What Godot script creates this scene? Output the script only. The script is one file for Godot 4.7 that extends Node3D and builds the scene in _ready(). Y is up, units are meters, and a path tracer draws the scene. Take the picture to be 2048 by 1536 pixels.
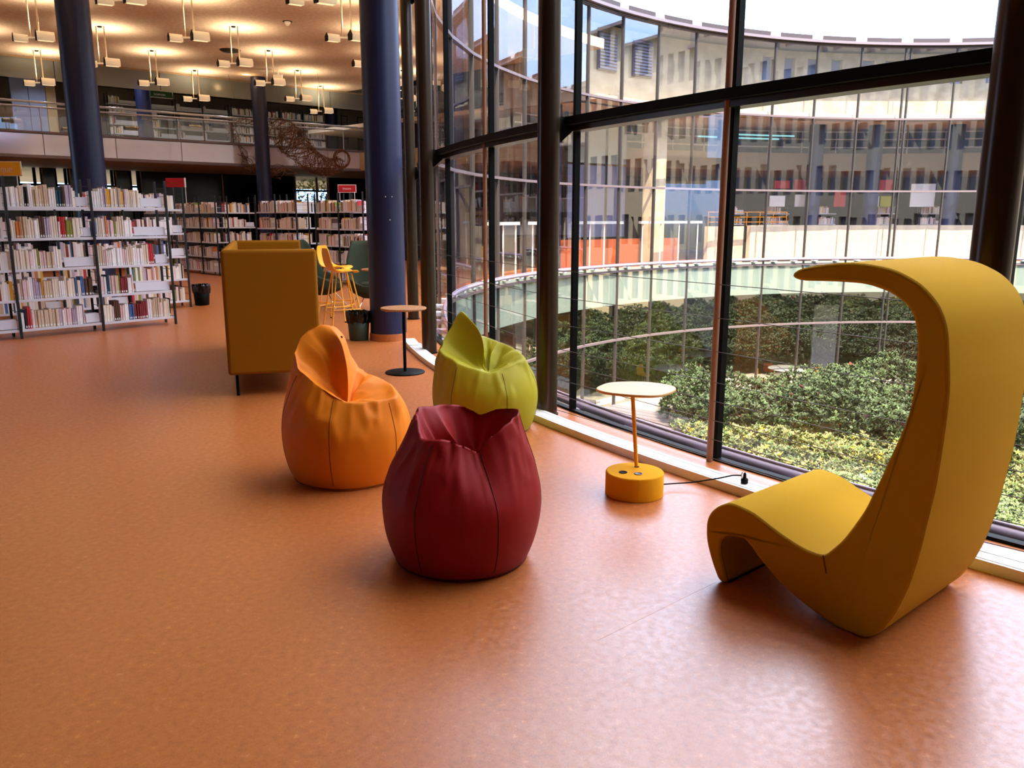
extends Node3D

# courtyard centre: the whole building is a ring round it
const CX := 13.7
const CZ := -13.6
const RG := 15.0          # radius of the glass line
const STEP := 6.135       # degrees between mullions
const A0 := -1.9          # angle of the double mullion
var rng := RandomNumberGenerator.new()
var M := {}
var used := {}

func _ready():
	rng.seed = 77
	# ---------------------------------------------------------------- camera, sky, sun, exposure
	var cam := Camera3D.new()
	cam.name = "camera"
	cam.position = Vector3(0, 1.55, 0)
	cam.rotation_degrees = Vector3(-11.63, 0, 0)
	cam.fov = rad_to_deg(2.0 * atan(768.0 / 1618.0))
	cam.near = 0.05
	cam.far = 300.0
	add_child(cam)
	var env := Environment.new()
	env.background_mode = Environment.BG_SKY
	var sm := ProceduralSkyMaterial.new()
	sm.sky_top_color = Color(1.0, 0.97, 0.94)
	sm.sky_horizon_color = Color(0.42, 0.55, 0.73)
	sm.sky_curve = 1.1
	sm.ground_bottom_color = Color(0.30, 0.30, 0.28)
	sm.ground_horizon_color = Color(0.55, 0.57, 0.58)
	var sky := Sky.new()
	sky.sky_material = sm
	env.sky = sky
	env.background_energy_multiplier = 9.0
	env.tonemap_mode = Environment.TONE_MAPPER_LINEAR
	env.tonemap_exposure = 1.7
	env.sdfgi_enabled = true
	env.ssao_enabled = true
	env.ssil_enabled = true
	var we := WorldEnvironment.new()
	we.name = "world"
	we.environment = env
	add_child(we)
	var sun := DirectionalLight3D.new()
	sun.name = "sun"
	sun.light_color = Color(1.0, 0.93, 0.80)
	sun.light_energy = 3.5
	sun.light_angular_distance = 0.6
	sun.shadow_enabled = true
	sun.sky_mode = DirectionalLight3D.SKY_MODE_LIGHT_ONLY
	add_child(sun)
	sun.look_at_from_position(Vector3(0.0, 0.80, 0.60), Vector3.ZERO)
	materials()
	# ---------------------------------------------------------------- structure
	shell()
	mezzanine()
	near_facade()
	far_facade()
	far_rooms()
	courtyard()
	# ---------------------------------------------------------------- furniture, then small things
	lounge_chair()
	bean_bags()
	charging_table()
	sofa()
	round_tables()
	bar_stools()
	armchairs()
	bins()
	library()
	signs()
	sculpture()
	pendants()
	small_fittings()

# ==================================================================== helpers
func pol(r: float, deg: float, h := 0.0) -> Vector3:
	var a := deg_to_rad(deg)
	return Vector3(CX + r * sin(a), h, CZ - r * cos(a))

func mull(k: float) -> float:
	return A0 - STEP * k

func ns(fr: float, oct := 4, sd := 1, ty := FastNoiseLite.TYPE_SIMPLEX_SMOOTH) -> FastNoiseLite:
	var n := FastNoiseLite.new()
	n.noise_type = ty
	n.frequency = fr
	n.fractal_octaves = oct
	n.seed = sd
	return n

func ntex(n: FastNoiseLite, size: int, cols = null, offs = null, normal := false, bump := 4.0) -> NoiseTexture2D:
	var t := NoiseTexture2D.new()
	t.width = size
	t.height = size
	t.seamless = true
	t.noise = n
	if normal:
		t.as_normal_map = true
		t.bump_strength = bump
	elif cols != null:
		var g := Gradient.new()
		g.colors = PackedColorArray(cols)
		g.offsets = PackedFloat32Array(offs)
		t.color_ramp = g
	return t

func mat(c: Color, rough := 0.7, metal := 0.0) -> StandardMaterial3D:
	var m := StandardMaterial3D.new()
	m.albedo_color = c
	m.roughness = rough
	m.metallic = metal
	return m

func tri_tex(m: StandardMaterial3D, t: Texture2D, sc: float, world := true):
	m.albedo_texture = t
	m.uv1_triplanar = true
	m.uv1_world_triplanar = world
	m.uv1_scale = Vector3(sc, sc, sc)
	return m

func glow(c: Color, e: float) -> StandardMaterial3D:
	var m := mat(c, 0.6)
	m.emission_enabled = true
	m.emission = c
	m.emission_energy_multiplier = e
	return m

func fabric(c: Color, sd: int, sc := 3.0) -> StandardMaterial3D:
	var m := mat(c, 0.92)
	var n := ntex(ns(0.16, 3, sd), 256, [Color(0.90, 0.90, 0.90), Color(1, 1, 1)], [0.25, 0.75])
	tri_tex(m, n, sc * 4.0, false)
	m.normal_enabled = true
	m.normal_texture = ntex(ns(0.2, 2, sd + 5), 256, null, null, true, 3.0)
	m.normal_scale = 0.25
	m.metallic_specular = 0.25
	return m

func materials():
	# floor linoleum: marbled terracotta with pale and dark flecks
	var f := mat(Color(1, 1, 1), 0.33)
	var fn := ns(0.022, 6, 3, FastNoiseLite.TYPE_PERLIN)
	fn.fractal_gain = 0.72
	fn.fractal_lacunarity = 2.3
	tri_tex(f, ntex(fn, 1024, [Color(0.625, 0.35, 0.165), Color(0.695, 0.40, 0.185), Color(0.715, 0.42, 0.20), Color(0.84, 0.58, 0.36)], [0.15, 0.45, 0.68, 0.95]), 1.5)
	f.detail_enabled = true
	f.detail_blend_mode = BaseMaterial3D.BLEND_MODE_MUL
	f.detail_albedo = ntex(ns(0.06, 3, 9), 1024, [Color(0.90, 0.85, 0.80), Color(1, 1, 1), Color(1, 1, 1), Color(1.0, 1.0, 1.0)], [0.18, 0.4, 0.75, 0.9])
	f.detail_uv_layer = BaseMaterial3D.DETAIL_UV_2
	f.uv2_triplanar = true
	f.uv2_world_triplanar = true
	f.uv2_scale = Vector3(2.3, 2.3, 2.3)
	f.roughness_texture = ntex(ns(0.03, 3, 12), 512, [Color(0.75, 0.75, 0.75), Color(1, 1, 1)], [0.2, 0.8])
	f.roughness_texture_channel = BaseMaterial3D.TEXTURE_CHANNEL_RED
	f.roughness = 0.38
	f.metallic_specular = 0.7
	M.floor = f
	var cl := mat(Color(1, 1, 1), 0.95)
	tri_tex(cl, ntex(ns(0.03, 4, 21), 512, [Color(0.80, 0.72, 0.63), Color(0.86, 0.785, 0.695)], [0.25, 0.75]), 0.5)
	M.ceiling = cl
	M.dark_wall = mat(Color(0.16, 0.13, 0.10), 0.9)
	M.beige_wall = mat(Color(0.62, 0.55, 0.45), 0.9)
	M.soffit = mat(Color(0.66, 0.56, 0.42), 0.75)
	var bl := mat(Color(0.085, 0.11, 0.25), 0.42)
	bl.normal_enabled = true
	bl.normal_texture = ntex(ns(0.12, 3, 31), 256, null, null, true, 2.0)
	bl.normal_scale = 0.15
	bl.uv1_triplanar = true
	bl.uv1_scale = Vector3(4, 4, 4)
	M.blue = bl
	M.bronze = mat(Color(0.23, 0.18, 0.13), 0.28, 0.5)
	M.black = mat(Color(0.022, 0.024, 0.022), 0.6)
	M.black.metallic_specular = 0.25
	M.black_gloss = mat(Color(0.012, 0.012, 0.014), 0.12)
	M.tan_pole = mat(Color(0.56, 0.39, 0.29), 0.4)
	M.steel = mat(Color(0.66, 0.66, 0.70), 0.35, 0.2)
	M.wire = mat(Color(0.34, 0.32, 0.29), 0.4, 0.6)
	M.chrome = mat(Color(0.88, 0.88, 0.88), 0.12, 1.0)
	M.white = mat(Color(0.86, 0.86, 0.87), 0.5)
	M.white_gloss = mat(Color(0.88, 0.87, 0.93), 0.09, 0.3)
	M.white_gloss.clearcoat_enabled = true
	M.white_gloss.clearcoat = 0.8
	M.white_gloss.clearcoat_roughness = 0.05
	M.trunk = mat(Color(0.90, 0.90, 0.90), 0.4)
	M.mauve = mat(Color(0.44, 0.40, 0.43), 0.5, 0.2)
	M.tube = mat(Color(0.52, 0.47, 0.54), 0.5)
	M.alu = mat(Color(0.46, 0.42, 0.44), 0.45, 0.3)
	M.strip_glow = glow(Color(0.55, 0.85, 0.88), 0.6)
	M.spandrel = mat(Color(0.68, 0.75, 0.72), 0.5)
	var con := mat(Color(1, 1, 1), 0.9)
	tri_tex(con, ntex(ns(0.012, 5, 41), 512, [Color(0.70, 0.645, 0.545), Color(0.80, 0.75, 0.65)], [0.25, 0.75]), 0.25)
	M.concrete = con
	var g := StandardMaterial3D.new()
	g.albedo_color = Color(0.93, 0.97, 0.96, 0.03)
	g.roughness = 0.0
	g.transparency = BaseMaterial3D.TRANSPARENCY_ALPHA
	g.metallic_specular = 0.62
	M.glass = g
	# coated courtyard glazing: a partial mirror (the tiny white texture keeps it a plain alpha blend)
	var im := Image.create(4, 4, false, Image.FORMAT_RGB8)
	im.fill(Color(1, 1, 1))
	var w := StandardMaterial3D.new()
	w.albedo_color = Color(0.70, 0.73, 0.78, 0.30)
	w.albedo_texture = ImageTexture.create_from_image(im)
	w.metallic = 1.0
	w.roughness = 0.015
	w.transparency = BaseMaterial3D.TRANSPARENCY_ALPHA
	M.coated = w
	var w2: StandardMaterial3D = w.duplicate()
	w2.albedo_color = Color(0.92, 0.94, 0.90, 0.48)
	M.coated_low = w2
	M.frame_dark = mat(Color(0.17, 0.15, 0.15), 0.6)
	M.frame_mauve = mat(Color(0.38, 0.33, 0.35), 0.5)
	var sg := StandardMaterial3D.new()
	sg.albedo_color = Color(0.62, 0.66, 0.66, 0.5)
	sg.albedo_texture = w.albedo_texture
	sg.roughness = 0.15
	sg.transparency = BaseMaterial3D.TRANSPARENCY_ALPHA
	M.smoke_glass = sg
	M.mustard = fabric(Color(0.80, 0.62, 0.10), 51)
	M.mustard_dark = mat(Color(0.50, 0.33, 0.06), 0.9)
	M.sofa = fabric(Color(0.60, 0.385, 0.05), 52, 5.0)
	M.orange = fabric(Color(0.95, 0.535, 0.05), 53, 2.0)
	M.red = fabric(Color(0.60, 0.055, 0.055), 54, 2.0)
	M.lime = fabric(Color(0.66, 0.63, 0.07), 55, 2.0)
	for k in ["orange", "red", "lime"]:
		M[k].roughness = 0.6
		M[k].metallic_specular = 0.35
		var c: Color = M[k].albedo_color
		M[k + "_seam"] = mat(Color(c.r * 0.45, c.g * 0.45, c.b * 0.45), 0.9)
	M.yellow = mat(Color(0.93, 0.66, 0.12), 0.45)
	M.yellow_drum = fabric(Color(0.93, 0.66, 0.10), 56, 6.0)
	var wd := mat(Color(1, 1, 1), 0.45)
	tri_tex(wd, ntex(ns(0.02, 4, 61), 256, [Color(0.62, 0.42, 0.26), Color(0.72, 0.52, 0.34)], [0.2, 0.8]), 2.0, false)
	wd.uv1_scale = Vector3(8, 2, 1.2)
	M.wood = wd
	M.birch = mat(Color(0.86, 0.68, 0.44), 0.4)
	M.green_felt = fabric(Color(0.22, 0.245, 0.185), 57, 4.0)
	M.bin_green = mat(Color(0.20, 0.25, 0.20), 0.5)
	M.bag = mat(Color(0.008, 0.008, 0.01), 0.22)
	M.post = mat(Color(0.055, 0.062, 0.055), 0.5)
	M.shelf = mat(Color(0.84, 0.84, 0.87), 0.45)
	M.paper = mat(Color(0.86, 0.80, 0.70), 0.9)
	M.tag = mat(Color(0.90, 0.90, 0.88), 0.7)
	M.rod = mat(Color(0.96, 0.90, 0.78), 0.5)
	M.lamp = glow(Color(0.95, 0.86, 0.70), 0.22)
	M.seam_pale = mat(Color(0.84, 0.58, 0.40), 0.5)
	M.parapet = mat(Color(0.80, 0.75, 0.67), 0.6)
	M.terracotta = mat(Color(0.62, 0.30, 0.16), 0.5)
	M.rust = mat(Color(0.42, 0.25, 0.13), 0.8)
	M.red_sign = mat(Color(0.72, 0.10, 0.14), 0.5)
	M.yellow_sign = mat(Color(1.0, 0.72, 0.20), 0.5)
	M.green_sign = mat(Color(0.10, 0.30, 0.11), 0.5)
	M.sign_white = mat(Color(0.92, 0.88, 0.86), 0.5)
	var soil := mat(Color(1, 1, 1), 0.95)
	tri_tex(soil, ntex(ns(0.03, 4, 71), 512, [Color(0.14, 0.15, 0.07), Color(0.26, 0.25, 0.14)], [0.3, 0.7]), 0.6)
	M.soil = soil
	M.paving = mat(Color(0.55, 0.52, 0.48), 0.9)
	M.blue_panel = mat(Color(0.50, 0.53, 0.66), 0.4)
	M.brown_wall = mat(Color(0.62, 0.56, 0.46), 0.9)
	M.dull_glass = mat(Color(0.36, 0.36, 0.37), 0.5)
	M.edge_dark = mat(Color(0.20, 0.17, 0.19), 0.7)
	M.brown_room = mat(Color(0.20, 0.13, 0.09), 0.8)

# ---- naming and tagging
func numbered(called: String) -> String:
	if not used.has(called):
		used[called] = 0
		return called
	used[called] += 1
	return "%s_%03d" % [called, used[called]]

func tag(o, label := "", category := "", group := "", kind := ""):
	if label: o.set_meta("label", label)
	if category: o.set_meta("category", category)
	if group: o.set_meta("group", group)
	if kind: o.set_meta("kind", kind)
	return o

func thing(called: String, label: String, category: String, at := Vector3.ZERO, turn := 0.0, group := "", kind := "") -> Node3D:
	var o := Node3D.new()
	o.name = numbered(called)
	add_child(o)
	o.position = at
	o.rotation.y = turn
	tag(o, label, category, group, kind)
	return o

func obj(called: String, mesh, material, parent = null) -> MeshInstance3D:
	var o := MeshInstance3D.new()
	if mesh is SurfaceTool:
		mesh = mesh.commit()
	o.mesh = mesh
	o.material_override = material
	if parent == null:
		o.name = numbered(called)
		add_child(o)
	else:
		o.name = called
		parent.add_child(o, true)
	return o

func solo(called, mesh, material, label, category, group := "", kind := "") -> MeshInstance3D:
	return tag(obj(called, mesh, material), label, category, group, kind)

# ---- shapes; all faces are given anticlockwise as seen from outside and turned over here
func ST() -> SurfaceTool:
	var s := SurfaceTool.new()
	s.begin(Mesh.PRIMITIVE_TRIANGLES)
	return s

func tri(s: SurfaceTool, a: Vector3, b: Vector3, c: Vector3, smooth := -1):
	s.set_smooth_group(smooth)
	s.add_vertex(a)
	s.add_vertex(c)
	s.add_vertex(b)

func quad(s: SurfaceTool, a, b, c, d, smooth := -1):
	tri(s, a, b, c, smooth)
	tri(s, a, c, d, smooth)

func done(s: SurfaceTool) -> ArrayMesh:
	s.generate_normals()
	return s.commit()

# box with chamfered edges
func box(s: SurfaceTool, size: Vector3, t := Transform3D(), ch := 0.0):
	var h := size / 2.0
	if ch <= 0.0:
		var p := []
		for i in 8:
			p.append(t * Vector3(h.x * (1 if i & 1 else -1), h.y * (1 if i & 2 else -1), h.z * (1 if i & 4 else -1)))
		quad(s, p[4], p[5], p[7], p[6])
		quad(s, p[1], p[0], p[2], p[3])
		quad(s, p[5], p[1], p[3], p[7])
		quad(s, p[0], p[4], p[6], p[2])
		quad(s, p[6], p[7], p[3], p[2])
		quad(s, p[0], p[1], p[5], p[4])
		return
	var poly := PackedVector2Array([Vector2(-h.x + ch, -h.y), Vector2(h.x - ch, -h.y), Vector2(h.x, -h.y + ch), Vector2(h.x, h.y - ch), Vector2(h.x - ch, h.y), Vector2(-h.x + ch, h.y), Vector2(-h.x, h.y - ch), Vector2(-h.x, -h.y + ch)])
	prism(s, poly, size.z, ch, t * Transform3D(Basis(), Vector3(0, 0, -h.z)), false)

func ccw(poly: PackedVector2Array) -> PackedVector2Array:
	var a := 0.0
	for i in poly.size():
		a += poly[i].cross(poly[(i + 1) % poly.size()])
	if a < 0:
		poly = poly.duplicate()
		poly.reverse()
	return poly

func boxm(size: Vector3, at := Vector3.ZERO, ch := 0.0) -> ArrayMesh:
	var s := ST()
	box(s, size, Transform3D(Basis(), at), ch)
	return done(s)

# polygon (anticlockwise) in x,y, drawn out along +z by depth, edges rounded by r
func prism(s: SurfaceTool, poly: PackedVector2Array, depth: float, r := 0.0, t := Transform3D(), smooth := true, rings := 1):
	poly = ccw(poly)
	var n := poly.size()
	var inw := []
	for i in n:
		var a := (poly[i] - poly[(i + n - 1) % n]).normalized()
		var b := (poly[(i + 1) % n] - poly[i]).normalized()
		var d := Vector2(-(a.y + b.y), a.x + b.x)
		d = d.normalized() if d.length() > 0.001 else Vector2(-a.y, a.x)
		inw.append(d / maxf(0.5, d.dot(Vector2(-a.y, a.x))))
	var zs := [[0.0, 0.0], [depth, 0.0]]
	if r > 0.0:
		zs = []
		for k in rings + 1:
			var a := PI / 2 * k / rings
			zs.append([r * (1.0 - cos(a)), r * (1.0 - sin(a))])
		for k in rings + 1:
			zs.append([depth - zs[rings - k][0], zs[rings - k][1]])
	var loops := []
	for q in zs:
		var l := []
		for i in n:
			var p: Vector2 = poly[i] + inw[i] * q[1]
			l.append(t * Vector3(p.x, p.y, q[0]))
		loops.append(l)
	for k in loops.size() - 1:
		for i in n:
			var j := (i + 1) % n
			quad(s, loops[k][i], loops[k][j], loops[k + 1][j], loops[k + 1][i], 1 if smooth else -1)
	var cap := PackedVector2Array()
	for i in n:
		cap.append(poly[i] + inw[i] * zs[0][1])
	var ix := Geometry2D.triangulate_polygon(poly)
	var a0: float = zs[0][0]
	var a1: float = zs[-1][0]
	for i in range(0, ix.size(), 3):
		var p := [cap[ix[i]], cap[ix[i + 1]], cap[ix[i + 2]]]
		if (poly[ix[i + 1]] - poly[ix[i]]).cross(poly[ix[i + 2]] - poly[ix[i]]) < 0:
			p = [p[0], p[2], p[1]]
		tri(s, t * Vector3(p[0].x, p[0].y, a1), t * Vector3(p[1].x, p[1].y, a1), t * Vector3(p[2].x, p[2].y, a1), -1)
		tri(s, t * Vector3(p[0].x, p[0].y, a0), t * Vector3(p[2].x, p[2].y, a0), t * Vector3(p[1].x, p[1].y, a0), -1)

# round bar through points
func tube(s: SurfaceTool, pts: Array, r, sides := 10, closed := false):
	var n := pts.size()
	var rings := []
	var up := Vector3.UP
	var side := Vector3.ZERO
	for i in n:
		var d: Vector3
		if closed:
			d = pts[(i + 1) % n] - pts[(i + n - 1) % n]
		else:
			d = pts[mini(i + 1, n - 1)] - pts[maxi(i - 1, 0)]
		d = d.normalized()
		if side == Vector3.ZERO:
			side = d.cross(up if absf(d.dot(up)) < 0.9 else Vector3.RIGHT).normalized()
		side = (side - d * side.dot(d)).normalized()
		var v := d.cross(side)
		var ring := []
		var rr: float = r[i] if r is Array else r
		for k in sides:
			var a := TAU * k / sides
			ring.append(pts[i] + (side * cos(a) + v * sin(a)) * rr)
		rings.append(ring)
	for i in (n if closed else n - 1):
		var q: Array = rings[(i + 1) % n]
		for k in sides:
			var l := (k + 1) % sides
			quad(s, rings[i][k], rings[i][l], q[l], q[k], 1)
	if not closed:
		for k in sides:
			var l := (k + 1) % sides
			tri(s, pts[0], rings[0][l], rings[0][k], -1)
			tri(s, pts[n - 1], rings[n - 1][k], rings[n - 1][l], -1)

func tubem(pts: Array, r, sides := 10, closed := false) -> ArrayMesh:
	var s := ST()
	tube(s, pts, r, sides, closed)
	return done(s)

# profile of (radius, height) from bottom to top turned round y
func lathe(s: SurfaceTool, prof: Array, seg := 40, t := Transform3D(), smooth := 1):
	for i in prof.size() - 1:
		var a: Vector2 = prof[i]
		var b: Vector2 = prof[i + 1]
		for k in seg:
			var u := TAU * k / seg
			var v := TAU * (k + 1) / seg
			var p := [t * Vector3(a.x * sin(u), a.y, a.x * cos(u)), t * Vector3(a.x * sin(v), a.y, a.x * cos(v)), t * Vector3(b.x * sin(v), b.y, b.x * cos(v)), t * Vector3(b.x * sin(u), b.y, b.x * cos(u))]
			if a.x < 1e-5:
				tri(s, p[0], p[2], p[3], smooth)
			elif b.x < 1e-5:
				tri(s, p[0], p[1], p[2], smooth)
			else:
				quad(s, p[0], p[1], p[2], p[3], smooth)

func lathem(prof: Array, seg := 40) -> ArrayMesh:
	var s := ST()
	var n := 0
	# sharp corners: a new smooth group at each doubled point
	var run := [prof[0]]
	for i in range(1, prof.size()):
		if prof[i] == prof[i - 1]:
			lathe(s, run, seg, Transform3D(), n)
			n += 1
			run = [prof[i]]
		else:
			run.append(prof[i])
	lathe(s, run, seg, Transform3D(), n)
	return done(s)

# a block bent along the ring
func arc(s: SurfaceTool, r0: float, r1: float, h0: float, h1: float, d0: float, d1: float, n := 0):
	if n == 0:
		n = maxi(1, int(absf(d1 - d0) / 2.0))
	for i in n:
		var a := lerpf(d0, d1, float(i) / n)
		var b := lerpf(d0, d1, float(i + 1) / n)
		quad(s, pol(r0, b, h0), pol(r0, b, h1), pol(r0, a, h1), pol(r0, a, h0), 1)
		quad(s, pol(r1, a, h0), pol(r1, a, h1), pol(r1, b, h1), pol(r1, b, h0), 2)
		quad(s, pol(r0, a, h1), pol(r0, b, h1), pol(r1, b, h1), pol(r1, a, h1), 3)
		quad(s, pol(r0, b, h0), pol(r0, a, h0), pol(r1, a, h0), pol(r1, b, h0), 4)
	quad(s, pol(r1, d0, h0), pol(r0, d0, h0), pol(r0, d0, h1), pol(r1, d0, h1))
	quad(s, pol(r0, d1, h0), pol(r1, d1, h0), pol(r1, d1, h1), pol(r0, d1, h1))

func arcm(r0, r1, h0, h1, d0, d1, n := 0) -> ArrayMesh:
	var s := ST()
	arc(s, r0, r1, h0, h1, d0, d1, n)
	return done(s)

# flat slab from a polygon in plan (x, z), h0..h1
func slab(s: SurfaceTool, poly: PackedVector2Array, h0: float, h1: float):
	poly = ccw(poly)
	var ix := Geometry2D.triangulate_polygon(poly)
	for i in range(0, ix.size(), 3):
		var p := [poly[ix[i]], poly[ix[i + 1]], poly[ix[i + 2]]]
		if (p[1] - p[0]).cross(p[2] - p[0]) < 0:
			p = [p[0], p[2], p[1]]
		var q := []
		for c in p:
			q.append(Vector3(c.x, 0, c.y))
		var u := Vector3(0, h1, 0)
		var d := Vector3(0, h0, 0)
		tri(s, q[0] + u, q[2] + u, q[1] + u)
		tri(s, q[0] + d, q[1] + d, q[2] + d)
	for i in poly.size():
		var a := poly[i]
		var b := poly[(i + 1) % poly.size()]
		quad(s, Vector3(b.x, h0, b.y), Vector3(a.x, h0, a.y), Vector3(a.x, h1, a.y), Vector3(b.x, h1, b.y))

func ring_poly(r0: float, r1: float, d0: float, d1: float) -> PackedVector2Array:
	var p := PackedVector2Array()
	var n := int(absf(d1 - d0) / 2.0)
	for i in n + 1:
		var v := pol(r0, lerpf(d0, d1, float(i) / n))
		p.append(Vector2(v.x, v.z))
	for i in n + 1:
		var v := pol(r1, lerpf(d1, d0, float(i) / n))
		p.append(Vector2(v.x, v.z))
	return p

# vertical wall between two plan points, thickness to the far side
func wallm(a: Vector3, b: Vector3, h0: float, h1: float, th: float) -> ArrayMesh:
	var s := ST()
	var d := b - a
	d.y = 0
	var l := d.length()
	var t := Transform3D(Basis(d / l, Vector3.UP, (d / l).cross(Vector3.UP)), Vector3((a.x + b.x) / 2, (h0 + h1) / 2, (a.z + b.z) / 2))
	box(s, Vector3(l, h1 - h0, th), t)
	return done(s)

func spline(pts: Array, closed := false, per := 8) -> Array:
	var out := []
	var n := pts.size()
	var segs := n if closed else n - 1
	for i in segs:
		var p0 = pts[(i + n - 1) % n] if closed else pts[maxi(i - 1, 0)]
		var p1 = pts[i]
		var p2 = pts[(i + 1) % n]
		var p3 = pts[(i + 2) % n] if closed else pts[mini(i + 2, n - 1)]
		for k in per:
			out.append(p1.cubic_interpolate(p2, p0, p3, float(k) / per))
	if not closed:
		out.append(pts[n - 1])
	return out

func text(parent, words: String, size: float, at: Vector3, c, turn := 0.0) -> MeshInstance3D:
	var tm := TextMesh.new()
	tm.text = words
	var sf := SystemFont.new()
	sf.font_names = PackedStringArray(["Droid Sans"])
	tm.font = sf
	tm.font_size = 32
	tm.pixel_size = size / 32.0
	tm.depth = 0.004
	var o := MeshInstance3D.new()
	o.mesh = tm
	o.material_override = c
	o.name = "lettering"
	o.position = at
	o.rotation.y = turn
	parent.add_child(o, true)
	return o

# ==================================================================== the building
const MZ_P := Vector3(-10.05, 0, -28.12)      # a point of the balcony edge
const MZ_D := Vector3(0.7605, 0, -0.6494)     # along the edge, to the right
const MZ_N := Vector3(-0.6494, 0, -0.7605)    # behind the edge

func mz(along: float, back: float, h := 0.0) -> Vector3:
	return MZ_P + MZ_D * along + MZ_N * back + Vector3(0, h, 0)

func half(back: float, keep_front: bool) -> PackedVector2Array:
	var p := PackedVector2Array()
	var far := -90.0 if keep_front else 90.0
	for q in [mz(-90, back), mz(90, back), mz(90, far), mz(-90, far)]:
		p.append(Vector2(q.x, q.z))
	return p

func clip_slab(poly: PackedVector2Array, by: PackedVector2Array, h0: float, h1: float) -> ArrayMesh:
	var s := ST()
	for p in Geometry2D.intersect_polygons(poly, by):
		slab(s, p, h0, h1)
	return done(s)

func shell():
	var ring := ring_poly(15.03, 48.0, -192.0, 20.0)
	solo("floor", clip_slab(ring, half(8.5, true), -0.3, 0.0), M.floor, "marbled terracotta linoleum floor running through the whole reading room", "floor", "", "structure")
	solo("ceiling", clip_slab(ring_poly(15.03, 48.0, -192.0, -48.0), half(0.0, true), 6.1, 6.35), M.ceiling, "beige plaster ceiling of the reading hall under the hanging lamps", "ceiling", "", "structure")
	solo("ceiling_high", clip_slab(ring_poly(15.03, 48.0, -192.0, -30.0), half(-0.05, false), 6.62, 6.75), M.dark_wall, "dark ceiling over the upper gallery", "ceiling", "", "structure")
	var s := ST()
	arc(s, 14.8, 49.0, 7.12, 7.2, -192.0, 20.0, 70)
	solo("roof", done(s), M.mauve, "flat grey roof deck of the ring building", "roof", "", "structure")
	solo("wall_outer", arcm(48.0, 48.3, -5.0, 7.15, -192.0, -95.0), M.dark_wall, "dark outer wall far behind the shelves", "wall", "", "structure")
	solo("wall_end", wallm(pol(15.1, -191.5), pol(48.2, -191.5), -5.0, 7.15, 0.3), M.dark_wall, "dark cross wall closing the hall behind the viewer", "wall", "", "structure")
	solo("wall_east", wallm(pol(48.2, 20.0), pol(15.1, 20.0), -5.0, 7.15, 0.3), M.dark_wall, "dark cross wall at the far end of the ring", "wall", "", "structure")
	solo("wall_rear", arcm(30.0, 30.3, -5.0, 7.15, -26.0, 20.0), M.dark_wall, "dark rear wall of the rooms across the courtyard", "wall", "", "structure")
	solo("wall_link", wallm(pol(30.0, -26.0), pol(44.0, -26.0), -5.0, 7.15, 0.3), M.dark_wall, "dark link wall behind the rooms across the courtyard", "wall", "", "structure")
	# big blue columns: [x, z, radius, foot height]
	var who := ["blue column beside the window with a terracotta collar at its foot", "thick dark blue column rising behind the near bookcase", "slim dark blue column meeting the ceiling at the balcony edge", "blue column standing on the upper gallery in front of the shelves", "blue column at the end of the gallery shelves"]
	var pos := [[-1.60, -10.42, 0.232, 0.0, 6.1], [-6.86, -13.55, 0.245, 0.0, 6.1], [-8.42, -28.30, 0.24, 0.0, 6.1], [mz(-1.46, 2.0).x, mz(-1.46, 2.0).z, 0.24, 4.0, 6.62], [mz(7.76, 6.0).x, mz(7.76, 6.0).z, 0.26, 4.0, 6.62]]
	for i in 5:
		var p = pos[i]
		var t := thing("round_column", who[i], "column", Vector3(p[0], p[3], p[1]), 0.0, "blue columns", "structure")
		var r: float = p[2]
		obj("shaft", lathem([Vector2(0.0, 0.0), Vector2(r, 0.0), Vector2(r, 0.0), Vector2(r, p[4] - p[3])], 48), M.blue, t)
		if i == 0:
			obj("collar", lathem([Vector2(r + 0.012, 0.0), Vector2(r + 0.012, 0.09), Vector2(r + 0.012, 0.09), Vector2(r, 0.092)], 48), M.floor, t)
			for q in [[0.55, 1.80], [0.40, 1.52], [0.2, 1.80]]:
				var b := obj("screw", lathem([Vector2(0, 0), Vector2(0.008, 0), Vector2(0.006, 0.006), Vector2(0, 0.007)], 8), M.white, t)
				b.position = Vector3(sin(q[0]) * r, q[1], cos(q[0]) * r)
				b.rotation = Vector3(PI / 2, q[0], 0)

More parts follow.
